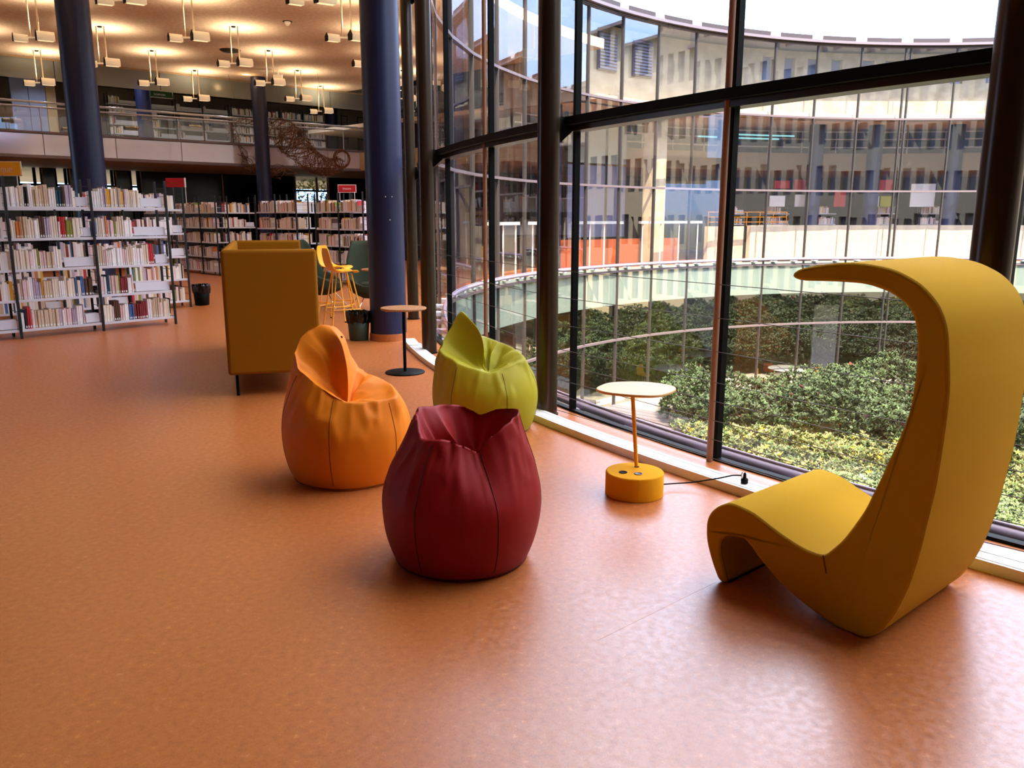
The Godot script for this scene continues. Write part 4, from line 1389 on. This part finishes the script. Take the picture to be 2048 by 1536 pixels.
func bookcase(label: String, at: Vector3, turn: float, bays: int, levels := LEVELS, high := 2.06, lit := true, group := "") -> Node3D:
	var t := thing("bookcase", label, "bookcase", at, turn, group)
	if not M.has("case_post"):
		M.case_post = boxm(Vector3(0.028, 1.0, 0.034), Vector3(0, 0.5, 0), 0.003)
		M.case_shelf = boxm(Vector3(BAY - 0.03, 0.022, 0.31), Vector3(BAY / 2, 0, -0.17))
		var s := ST()
		box(s, Vector3(BAY - 0.03, 0.035, 0.006), Transform3D(Basis(), Vector3(BAY / 2, -0.002, -0.012)), 0.002)
		M.case_lip = done(s)
		s = ST()
		for i in 17:
			box(s, Vector3(0.008, 0.006, 0.31), Transform3D(Basis(), Vector3(0, 0.12 + i * 0.115, -0.17)))
		M.case_rungs = done(s)
	for i in bays + 1:
		for z in [-0.005, -0.335]:
			var p := obj("post", M.case_post, M.post, t)
			p.position = Vector3(i * BAY, 0, z)
			p.scale = Vector3(1, high, 1)
		var r := obj("ladder_rungs", M.case_rungs, M.post, t)
		r.position = Vector3(i * BAY, 0, 0)
		r.set_meta("kind", "stuff")
	for i in bays:
		for h in levels:
			var b := obj("shelf_board", M.case_shelf, M.shelf, t)
			b.position = Vector3(i * BAY, h - 0.011, 0)
			obj("front_lip", M.case_lip, M.shelf, b)
	return t

func riser(t: Node3D, x0: float, x1: float, h: float, high := 0.12):
	var s := ST()
	box(s, Vector3(x1 - x0, high, 0.008), Transform3D(Basis(Vector3.RIGHT, -0.12), Vector3((x0 + x1) / 2, h + high / 2 + 0.002, -0.05)), 0.002)
	box(s, Vector3(x1 - x0, 0.008, 0.12), Transform3D(Basis(), Vector3((x0 + x1) / 2, h + high - 0.002, -0.115)), 0.002)
	obj("display_riser", done(s), M.shelf, t)

func book_mesh(w: float, h: float, d: float) -> ArrayMesh:
	var am := ArrayMesh.new()
	# cover: rounded spine, two boards
	var s := ST()
	var poly := PackedVector2Array([Vector2(-w / 2, -d), Vector2(-w / 2, -0.008), Vector2(-w / 4, 0.0), Vector2(w / 4, 0.0), Vector2(w / 2, -0.008), Vector2(w / 2, -d), Vector2(w / 2 - 0.0025, -d), Vector2(w / 2 - 0.0025, -0.012), Vector2(-w / 2 + 0.0025, -0.012), Vector2(-w / 2 + 0.0025, -d)])
	prism(s, poly, h, 0.0, Transform3D(Basis(Vector3(1, 0, 0), Vector3(0, 0, 1), Vector3(0, -1, 0)), Vector3(0, h, 0)), false)
	s.generate_normals()
	s.commit(am)
	s = ST()
	box(s, Vector3(w - 0.005, h - 0.006, d - 0.016), Transform3D(Basis(), Vector3(0, h / 2, -0.012 - (d - 0.016) / 2)))
	s.generate_normals()
	s.commit(am)
	s = ST()
	box(s, Vector3(w * 0.55, minf(0.028, h * 0.12), 0.0012), Transform3D(Basis(), Vector3(0, 0.026, 0.0004)))
	s.generate_normals()
	s.commit(am)
	return am

const BOOK_COLORS := [["cream", 0.92, 0.87, 0.79, 11], ["white", 0.95, 0.94, 0.93, 13], ["pale pink", 0.90, 0.79, 0.78, 5], ["beige", 0.82, 0.74, 0.63, 5], ["brown", 0.36, 0.24, 0.17, 3], ["dark red", 0.52, 0.16, 0.18, 1], ["black", 0.06, 0.055, 0.06, 2], ["blue", 0.30, 0.42, 0.62, 1], ["yellow", 0.92, 0.70, 0.20, 1], ["orange", 0.82, 0.50, 0.24, 1], ["teal", 0.12, 0.30, 0.38, 1], ["lilac grey", 0.74, 0.69, 0.76, 4], ["olive", 0.52, 0.55, 0.20, 1], ["red", 0.76, 0.20, 0.22, 1]]

func pick_color() -> int:
	var tot := 0
	for c in BOOK_COLORS: tot += c[4]
	var r := rng.randi() % tot
	for i in BOOK_COLORS.size():
		r -= BOOK_COLORS[i][4]
		if r < 0: return i
	return 0

func ordinal(n: int) -> String:
	var w := ["first", "second", "third", "fourth", "fifth", "sixth", "seventh", "eighth", "ninth", "tenth", "eleventh", "twelfth", "thirteenth", "fourteenth", "fifteenth", "sixteenth", "seventeenth", "eighteenth", "nineteenth", "twentieth"]
	if n < 20: return w[n]
	if n < 29: return "twenty-" + w[n - 20]
	if n == 29: return "thirtieth"
	return "thirty-" + w[n - 30]

func library():
	var turn := deg_to_rad(47.1)
	var d := Vector3(0.6803, 0, -0.7330)
	var start := Vector3(-6.38, 0, -10.44) - d * BAY
	var t := bookcase("near white-shelved bookcase with dark ladder posts, full of books facing the windows", start, turn, 3)
	var sizes := []
	for i in 14:
		sizes.append(Vector3(rng.randf_range(0.016, 0.042), rng.randf_range(0.195, 0.285), rng.randf_range(0.14, 0.19)))
	sizes.sort_custom(func(a, b): return a.y < b.y)
	var meshes := []
	for z in sizes: meshes.append(book_mesh(z.x, z.y, z.z))
	var cover := []
	for c in BOOK_COLORS: cover.append(mat(Color(c[1], c[2], c[3]), 0.6))
	# where each row of books ends and a riser begins, as shares of the bay
	var fill := [[[0.80, 0.0], [0.98, 0.0], [0.60, 1.0], [0.88, 0.0], [0.83, 0.0]], [[0.93, 0.0], [0.52, 0.42], [0.82, 0.17], [0.58, 0.40], [0.68, 0.32]]]
	var total := 0
	var lvl := ["bottom shelf", "second shelf up", "middle shelf", "second shelf down", "top shelf"]
	for bay in [1, 2]:
		for k in 5:
			var h: float = LEVELS[k] + 0.002
			var x: float = bay * BAY + 0.03
			var f = fill[bay - 1][k] if bay == 1 else [[0.98], [0.48], [0.80], [0.53], [0.66]][k]
			var stop: float = bay * BAY + 0.02 + (BAY - 0.04) * f[0]
			var n := 0
			var run := 0
			var kind := 0
			var ci := 0
			while true:
				if run <= 0:
					run = rng.randi_range(1, 3)
					kind = rng.randi() % 14
					ci = pick_color()
				if rng.randf() < 0.6: kind = clampi(kind + rng.randi_range(-2, 2), 0, 13)
				run -= 1
				var z: Vector3 = sizes[kind]
				if x + z.x > stop or total >= 298: break
				var o := MeshInstance3D.new()
				o.mesh = meshes[kind]
				o.set_surface_override_material(0, cover[ci])
				o.set_surface_override_material(1, M.paper)
				o.set_surface_override_material(2, M.tag)
				o.name = numbered("book")
				add_child(o)
				var tilt := 0.0
				if rng.randf() < 0.08: tilt = -0.03
				o.transform = Transform3D(Basis(Vector3.UP, turn) * Basis(Vector3(0, 0, 1), tilt), start + d * (x + z.x / 2) + Vector3(0.733, 0, 0.6803) * (-0.035 - rng.randf() * 0.02) + Vector3(0, h, 0))
				tag(o, "%s book, %s from the sign end, %s, %s bay" % [BOOK_COLORS[ci][0], ordinal(n), lvl[k], "middle" if bay == 1 else "open end"], "book", "books on the %s of the %s bay" % [lvl[k], "middle" if bay == 1 else "open end"])
				x += z.x + 0.0012
				n += 1
				total += 1
			if stop < bay * BAY + BAY * 0.9:
				riser(t, stop + 0.01, (bay + 1) * BAY - 0.03, LEVELS[k] + 0.011)
	# the bay cut by the picture edge, and all farther shelves: books too many to count
	stock(t, 0, 1, LEVELS, 0.9)
	var b2 := bookcase("second bookcase standing behind the near one, its end ladder beside the black bin", Vector3(-5.68, 0, -14.30) - d * BAY * 4, turn, 4)
	stock(b2, 0, 4, LEVELS, 0.8)
	var up := deg_to_rad(-46.0)
	var da := Vector3(0.6947, 0, 0.7193)
	var a := bookcase("long dim bookcase at the back of the hall, beyond the end of the mustard sofa", Vector3(-7.90, 0, -22.02) - da * BAY * 5, up, 5, LEVELS, 2.12)
	stock(a, 0, 5, LEVELS, 0.75)
	var b := bookcase("dim two-bay bookcase in the middle of the back row, above the mustard sofa", Vector3(-5.90, 0, -20.60) - da * BAY, up, 2, LEVELS, 2.12)
	stock(b, 0, 2, LEVELS, 0.85)
	var c := bookcase("dim two-bay bookcase under the red sign behind the dark green armchairs", Vector3(-4.08, 0, -19.40) - da * BAY, up, 2, LEVELS, 2.12)
	stock(c, 0, 2, LEVELS, 0.8)
	var lt := ["bright bookcase bay in the gap between the long dim bookcase and the middle one", "bright bookcase bay in the gap beside the red sign's bookcase", "bright bookcase bay showing just before the big blue column"]
	var lp := [Vector3(-7.95, 0, -22.6), Vector3(-5.72, 0, -21.1), Vector3(-3.9, 0, -20.2)]
	for i in 3:
		var e := bookcase(lt[i], lp[i], turn, 1, LEVELS, 2.12, true, "")
		stock(e, 0, 1, LEVELS, 0.8)
	# upper gallery
	var g := ["single-bay bookcase on the upper gallery before the blue column", "long half-empty bookcase on the upper gallery under the green sign", "long full bookcase on the upper gallery behind the slim column"]
	var gp := [[mz(-1.90, 4.6, 4.04), 1, 0.45], [mz(-0.40, 5.0, 4.04), 3, 0.22], [mz(2.80, 5.0, 4.04), 4, 0.97]]
	var gl := [0.16, 0.50, 0.84, 1.18, 1.54]
	for i in 3:
		var e := bookcase(g[i], gp[i][0], atan2(-MZ_D.z, MZ_D.x), gp[i][1], gl, 1.90)
		stock(e, 0, gp[i][1], gl, gp[i][2])
	for q in [0.0, 1.6]:
		var fr := thing("shelf_frame", "bare dark shelf frame on the gallery by the rear column, %s" % ("the nearer one" if q == 0.0 else "the farther one"), "shelf frame", mz(7.83 + q * 0.5, 5.0, 4.04), atan2(-MZ_D.z, MZ_D.x))
		for x in [-0.14, 0.14]:
			obj("post", boxm(Vector3(0.03, 1.9, 0.03), Vector3(x, 0.95, 0)), M.post, fr)
		for h in [0.4, 0.9, 1.4, 1.85]:
			obj("cross_bar", boxm(Vector3(0.31, 0.03, 0.03), Vector3(0, h, 0)), M.post, fr)
	place_stock()

func stock(t: Node3D, b0: int, b1: int, levels, share: float):
	for bay in range(b0, b1):
		for h in levels:
			var x: float = bay * BAY + 0.04
			var stop: float = bay * BAY + 0.03 + (BAY - 0.06) * clampf(share + rng.randf_range(-0.25, 0.2), 0.1, 1.0)
			while x < stop:
				var w := rng.randf_range(0.018, 0.045)
				var hh := rng.randf_range(0.19, 0.28)
				var c = BOOK_COLORS[pick_color()]
				var tr: Transform3D = t.transform * Transform3D(Basis().scaled(Vector3(w, hh, 0.17)), Vector3(x + w / 2, h + 0.001, -0.05))
				book_at.append([tr, Color(c[1], c[2], c[3]).srgb_to_linear()])
				x += w + 0.0015
			if stop < (bay + 0.85) * BAY and rng.randf() < 0.7:
				riser(t, stop + 0.02, (bay + 1) * BAY - 0.03, h + 0.011)

func place_stock():
	var s := ST()
	s.set_color(Color(1, 1, 1))
	box(s, Vector3(1, 1, 1), Transform3D(Basis(), Vector3(0, 0.5, -0.5)))
	var mm := MultiMesh.new()
	mm.transform_format = MultiMesh.TRANSFORM_3D
	mm.use_colors = true
	mm.mesh = done(s)
	mm.instance_count = book_at.size()
	for i in book_at.size():
		mm.set_instance_transform(i, book_at[i][0])
		mm.set_instance_color(i, book_at[i][1])
	var m := mat(Color(1, 1, 1), 0.65)
	m.vertex_color_use_as_albedo = true
	var o := MultiMeshInstance3D.new()
	o.multimesh = mm
	o.material_override = m
	o.name = "library_books"
	add_child(o)
	tag(o, "packed rows of books on all the farther shelves and the upper gallery", "books", "", "stuff")

# ==================================================================== small things
func signs():
	var q := thing("section_sign", "yellow section sign with white lettering over the near bookcase", "sign", Vector3(-7.60, 2.155, -12.25), 0.0)
	obj("board", boxm(Vector3(0.80, 0.19, 0.015), Vector3(0.0, 0.095, 0), 0.003), M.yellow_sign, q)
	obj("frame", boxm(Vector3(0.82, 0.21, 0.010), Vector3(0.0, 0.095, -0.004), 0.002), M.sign_white, q)
	for x in [-0.33, 0.33]:
		obj("stem", tubem([Vector3(x, 0.0, 0), Vector3(x, -0.30, 0)], 0.007, 8), M.sign_white, q)
	text(q, "que", 0.10, Vector3(0.19, 0.085, 0.009), M.sign_white)
	var r := thing("section_sign", "red section sign on two white stems by the big blue column", "sign", Vector3(-3.79, 2.12, -19.1), 0.0)
	obj("board", boxm(Vector3(0.40, 0.155, 0.015), Vector3(0.0, 0.08, 0), 0.003), M.red_sign, r)
	obj("frame", boxm(Vector3(0.425, 0.18, 0.010), Vector3(0.0, 0.08, -0.004), 0.002), M.sign_white, r)
	for x in [-0.17, 0.17]:
		obj("stem", tubem([Vector3(x, 0.0, 0), Vector3(x, -0.2, 0)], 0.006, 8), M.sign_white, r)
	text(r, "Histoire", 0.055, Vector3(0.0, 0.075, 0.009), M.sign_white)
	var e := thing("section_sign", "dark red section sign edge-on above the second bookcase", "sign", Vector3(-6.47, 2.12, -16.0), deg_to_rad(-8.0))
	obj("board", boxm(Vector3(0.38, 0.17, 0.015), Vector3(0.0, 0.085, 0), 0.003), M.red_sign, e)
	obj("edge", boxm(Vector3(0.03, 0.18, 0.02), Vector3(0.2, 0.085, 0), 0.003), M.sign_white, e)
	obj("stem", tubem([Vector3(0.2, 0.0, 0), Vector3(0.2, -0.3, 0)], 0.007, 8), M.sign_white, e)
	text(e, "Histoire", 0.05, Vector3(-0.02, 0.075, 0.009), M.terracotta)
	var g := thing("section_sign", "green section sign over the gallery bookcase beside the blue column", "sign", mz(0.0, 4.8, 5.96), atan2(-MZ_D.z, MZ_D.x))
	obj("board", boxm(Vector3(0.95, 0.22, 0.02), Vector3(0.0, 0.1, 0), 0.003), M.green_sign, g)
	obj("frame", boxm(Vector3(0.99, 0.26, 0.012), Vector3(0.0, 0.1, -0.005), 0.002), M.sign_white, g)
	text(g, "Sciences", 0.11, Vector3(0.0, 0.09, 0.011), M.sign_white)

func sculpture():
	var s := ST()
	var spine := spline([Vector3(-8.25, 4.62, -28.75), Vector3(-7.85, 4.40, -28.7), Vector3(-7.46, 4.05, -28.6), Vector3(-7.03, 3.60, -28.5), Vector3(-6.48, 3.28, -28.4), Vector3(-6.02, 3.24, -28.3), Vector3(-5.74, 3.46, -28.25)], false, 14)
	var rad := []
	for i in spine.size():
		var u := float(i) / (spine.size() - 1)
		rad.append(lerpf(0.30, 0.50, sin(PI / 2 * u / 0.35)) if u < 0.35 else lerpf(0.50, 0.20, pow((u - 0.35) / 0.65, 0.7)))
	# loose strands trailing away past the slim column
	var trail := spline([Vector3(-8.11, 4.54, -28.75), Vector3(-8.86, 4.78, -28.8), Vector3(-9.60, 4.62, -28.8), Vector3(-9.42, 4.05, -28.8), Vector3(-9.2, 3.56, -28.75), Vector3(-8.63, 3.12, -28.7), Vector3(-7.95, 3.10, -28.6), Vector3(-7.2, 3.02, -28.5)], false, 8)
	for w in 13:
		var pts := []
		var i0 := rng.randi_range(0, 20)
		for i in range(i0, mini(trail.size(), i0 + rng.randi_range(20, 45)), 3):
			pts.append(trail[i] + Vector3(rng.randf_range(-1, 1), rng.randf_range(-1, 1), rng.randf_range(-0.6, 0.6)) * 0.16)
		if pts.size() > 3:
			tube(s, spline(pts, false, 4), rng.randf_range(0.006, 0.010), 4)
	for w in 14:
		var c: Vector3 = trail[rng.randi_range(18, trail.size() - 8)]
		var pts := []
		var r := rng.randf_range(0.10, 0.26)
		var ph := rng.randf() * TAU
		for k in 16:
			var a := TAU * k / 16
			pts.append(c + Vector3(cos(a) * r, sin(a + ph) * r, sin(a) * 0.08))
		tube(s, pts, 0.007, 4, true)
	for w in 44:
		var pts := []
		var ph := rng.randf() * TAU
		var tw := rng.randf_range(-0.5, 0.5)
		var i0 := rng.randi_range(0, int(spine.size() * 0.6))
		var i1 := mini(spine.size() - 1, i0 + rng.randi_range(26, 70))
		for i in range(i0, i1, 2):
			var d: Vector3 = (spine[mini(i + 1, spine.size() - 1)] - spine[maxi(i - 1, 0)]).normalized()
			var u := d.cross(Vector3(0, 0, 1)).normalized()
			var v := d.cross(u)
			ph += tw + rng.randf_range(-0.35, 0.35)
			pts.append(spine[i] + (u * cos(ph) + v * sin(ph)) * rad[i] * rng.randf_range(0.8, 1.1))
		if pts.size() > 3:
			tube(s, spline(pts, false, 2), rng.randf_range(0.006, 0.012), 4)
	for w in 34:
		var i := rng.randi_range(4, spine.size() - 5)
		var pts := []
		var d: Vector3 = (spine[i + 1] - spine[i - 1]).normalized()
		var u := d.cross(Vector3(0, 0, 1)).normalized()
		var v := d.cross(u)
		var off := Vector3(rng.randf_range(-1, 1), rng.randf_range(-1, 1), rng.randf_range(-1, 1)) * 0.08
		for k in 14:
			var a := TAU * k / 14
			pts.append(spine[i] + off + (u * cos(a) + v * sin(a)) * rad[i] * rng.randf_range(0.85, 1.1) + d * rng.randf_range(-0.08, 0.08))
		tube(s, pts, 0.007, 4, true)
	# open mouth ring
	for w in 9:
		var pts := []
		var c := Vector3(-5.72, 3.48, -28.2)
		var r := rng.randf_range(0.23, 0.27)
		var sh := Vector3(rng.randf_range(-0.05, 0.02), rng.randf_range(-0.03, 0.03), 0)
		for k in 24:
			var a := TAU * k / 24
			pts.append(c + sh + Vector3(cos(a) * r, sin(a) * r * 1.1, sin(a + w) * 0.05))
		tube(s, pts, 0.011, 4, true)
	var t := thing("wire_sculpture", "rust brown woven twig sculpture hanging before the gallery front", "sculpture", Vector3.ZERO)
	obj("woven_body", done(s), M.rust, t)
	for p in [Vector3(-9.2, 4.6, -28.8), Vector3(-7.7, 4.5, -28.65), Vector3(-6.2, 3.45, -28.32)]:
		obj("hanging_wire", tubem([p, Vector3(p.x, 6.1, p.z + 1.1)], 0.004, 4), M.rust, t)

func pendants():
	M.lamp_soft = glow(Color(1.0, 0.88, 0.68), 0.7)
	M.lamp_glow = glow(Color(1.0, 0.86, 0.62), 2.2)
	# local: two rods drop from a plate; two wedge-shaped heads side by side
	var head := ST()
	var poly := PackedVector2Array([Vector2(-0.09, 0.0), Vector2(0.09, 0.02), Vector2(0.10, 0.13), Vector2(-0.04, 0.19), Vector2(-0.10, 0.10)])
	prism(head, poly, 0.34, 0.006, Transform3D(), true, 1)
	var head_m := done(head)
	var cap := ST()
	prism(cap, PackedVector2Array([Vector2(-0.10, -0.01), Vector2(0.09, 0.01), Vector2(0.105, 0.135), Vector2(-0.04, 0.205), Vector2(-0.115, 0.10)]), 0.02, 0.0)
	var cap_m := done(cap)
	var lens_m := boxm(Vector3(0.10, 0.006, 0.28), Vector3(0, 0, 0))
	var bar_m := boxm(Vector3(0.50, 0.03, 0.05), Vector3(0, 0, 0), 0.004)
	var plate_m := lathem([Vector2(0.0, -0.03), Vector2(0.045, -0.03), Vector2(0.06, 0.0), Vector2(0.0, 0.0)], 16)
	var rod_m := tubem([Vector3.ZERO, Vector3(0, 0.86, 0)], 0.017, 8)
	var xs := [-3.45, -6.75, -10.0, -13.2]
	var zs := [-30.1, -27.0, -23.9, -21.0, -18.1, -15.1, -12.1, -9.1, -6.1]
	var xn := ["first line from the windows", "second line from the windows", "third line from the windows", "fourth line from the windows"]
	for i in 4:
		for j in 9:
			var at := Vector3(xs[i], 5.20, zs[j])
			if (at - MZ_P).dot(MZ_N) > -0.3: continue
			if i == 3 and j > 4: continue
			if i == 0 and j > 6: continue
			if j % 2 == 0 and j > 5 and i == 2: continue
			var t := thing("pendant_lamp", "cream twin-headed pendant lamp, %s, %s row from the gallery" % [xn[i], ordinal(j)], "lamp", at, 0.0, "pendant lamps of the hall")
			obj("ceiling_plate", plate_m, M.black, t).position = Vector3(-0.02, 0.90, 0)
			for x in [-0.11, 0.08]:
				obj("rod", rod_m, M.rod, t).position = Vector3(x, 0.04, 0)
			obj("cross_bar", bar_m, M.lamp, t).position = Vector3(-0.03, 0.05, 0)
			for q in [[0.20, 0.0, 1.0], [-0.30, -0.01, 0.8]]:
				var h := obj("lamp_head", head_m, M.lamp, t)
				h.transform = Transform3D(Basis(Vector3.UP, 2.15).scaled(Vector3.ONE * q[2]), Vector3(q[0] - 0.12, -0.03 + q[1], 0.12 * q[2]))
				obj("end_cap", cap_m, M.black, h).position = Vector3(0, 0, -0.018)
				var l := obj("lamp_lens", lens_m, M.lamp_glow, h)
				l.transform = Transform3D(Basis(Vector3(0, 0, 1), -0.4), Vector3(0.035, 0.172, 0.17))
				l = obj("lamp_diffuser", lens_m, M.lamp_soft, h)
				l.position = Vector3(0.0, 0.007, 0.17)
			var sp := SpotLight3D.new()
			sp.name = "uplight"
			sp.light_color = Color(1.0, 0.89, 0.74)
			sp.light_energy = 1.9
			sp.light_size = 0.12
			sp.spot_angle = 80.0
			sp.spot_angle_attenuation = 1.0
			sp.spot_range = 40.0
			sp.spot_attenuation = 2.0
			sp.shadow_enabled = true
			t.add_child(sp, true)
			sp.position = Vector3(0.04, 0.20, -0.10)
			sp.rotation = Vector3(PI / 2, 0, 0)
			if j > 1:
				var dn := SpotLight3D.new()
				dn.name = "downlight"
				dn.light_color = Color(1.0, 0.88, 0.70)
				dn.light_energy = 1.0
				dn.light_size = 0.15
				dn.spot_angle = 42.0
				dn.spot_angle_attenuation = 0.6
				dn.spot_range = 40.0
				dn.spot_attenuation = 2.0
				dn.shadow_enabled = true
				t.add_child(dn, true)
				dn.position = Vector3(0.05, -0.09, 0.0)
				dn.rotation = Vector3(-PI / 2, 0, 0)

func small_fittings():
	var sd := thing("smoke_detector", "small cream smoke detector on the ceiling between the lamps", "detector", Vector3(-5.32, 6.1, -20.5))
	obj("dome", lathem([Vector2(0.0, -0.10), Vector2(0.03, -0.095), Vector2(0.06, -0.05), Vector2(0.075, -0.02), Vector2(0.075, 0.0), Vector2(0.0, 0.0)], 20), M.lamp, sd)
	obj("mount_plate", lathem([Vector2(0.0, -0.012), Vector2(0.11, -0.012), Vector2(0.11, 0.0), Vector2(0.0, 0.0)], 20), M.dark_wall, sd)
	var sk := thing("ceiling_vent", "dark oval ceiling vent near the second line of lamps", "vent", Vector3(-7.82, 6.1, -23.85))
	obj("disc", lathem([Vector2(0.0, -0.05), Vector2(0.22, -0.045), Vector2(0.27, -0.02), Vector2(0.28, 0.0), Vector2(0.0, 0.0)], 24), M.dark_wall, sk)
	var dl := thing("downlight", "round bright downlight at the top of the slim blue column", "lamp", Vector3(-8.62, 6.1, -27.75))
	obj("trim_ring", lathem([Vector2(0.12, -0.012), Vector2(0.16, -0.012), Vector2(0.16, 0.0), Vector2(0.12, 0.0)], 28), M.lamp, dl)
	obj("lamp_disc", lathem([Vector2(0.0, -0.008), Vector2(0.12, -0.008), Vector2(0.12, 0.0), Vector2(0.0, 0.0)], 28), M.lamp_glow, dl)
	var ol := OmniLight3D.new()
	ol.name = "downlight_glow"
	ol.light_color = Color(1.0, 0.8, 0.55)
	ol.light_energy = 0.15
	ol.light_size = 0.1
	ol.shadow_enabled = true
	dl.add_child(ol)
	ol.position = Vector3(0, -0.12, 0)
	var ex := thing("exit_sign", "small dark green exit sign hanging from the ceiling beside a lamp", "sign", Vector3(-7.37, 5.72, -26.94))
	obj("box", boxm(Vector3(0.22, 0.18, 0.05), Vector3(0, 0.0, 0), 0.004), M.green_sign, ex)
	obj("top_cover", boxm(Vector3(0.26, 0.14, 0.06), Vector3(0, 0.17, 0), 0.004), M.lamp, ex)
	obj("hanger", boxm(Vector3(0.02, 0.20, 0.02), Vector3(0, 0.30, 0)), M.lamp, ex)
	var fig := ST()
	box(fig, Vector3(0.05, 0.06, 0.004), Transform3D(Basis(Vector3(0, 0, 1), 0.5), Vector3(0.03, 0.0, 0.026)))
	box(fig, Vector3(0.02, 0.02, 0.004), Transform3D(Basis(), Vector3(0.04, 0.045, 0.026)))
	box(fig, Vector3(0.05, 0.012, 0.004), Transform3D(Basis(Vector3(0, 0, 1), -0.5), Vector3(0.0, -0.04, 0.026)))
	obj("running_figure", done(fig), M.sign_white, ex)
	# recessed spots over the gallery
	for i in 9:
		var p := mz(-6.0 + i * 1.8, 1.4 + 0.9 * (i % 2), 6.62)
		var t := thing("recessed_spot", "tiny recessed spot in the dark gallery ceiling, %s along the row" % ordinal(i), "lamp", p, 0.0, "recessed spots over the gallery")
		obj("lamp_disc", lathem([Vector2(0.0, -0.01), Vector2(0.07, -0.01), Vector2(0.07, 0.0), Vector2(0.0, 0.0)], 14), M.lamp_glow, t)
		var gl := SpotLight3D.new()
		gl.name = "spot_beam"
		gl.light_color = Color(0.92, 0.95, 1.0)
		gl.light_energy = 3.2
		gl.light_size = 0.07
		gl.spot_angle = 65.0
		gl.spot_angle_attenuation = 0.5
		gl.spot_range = 30.0
		gl.spot_attenuation = 2.0
		gl.shadow_enabled = true
		t.add_child(gl, true)
		gl.position = Vector3(0, -0.03, 0)
		gl.rotation = Vector3(-PI / 2, 0, 0)
	# floor seam by the hooded chair
	var e := ST()
	tube(e, [Vector3(0.33, -0.0008, -2.78), Vector3(0.89, -0.0008, -3.27)], 0.0016, 4)
	solo("floor_seam", done(e), M.seam_pale, "fine pale weld seam in the linoleum by the hooded chair", "seam", "", "structure")
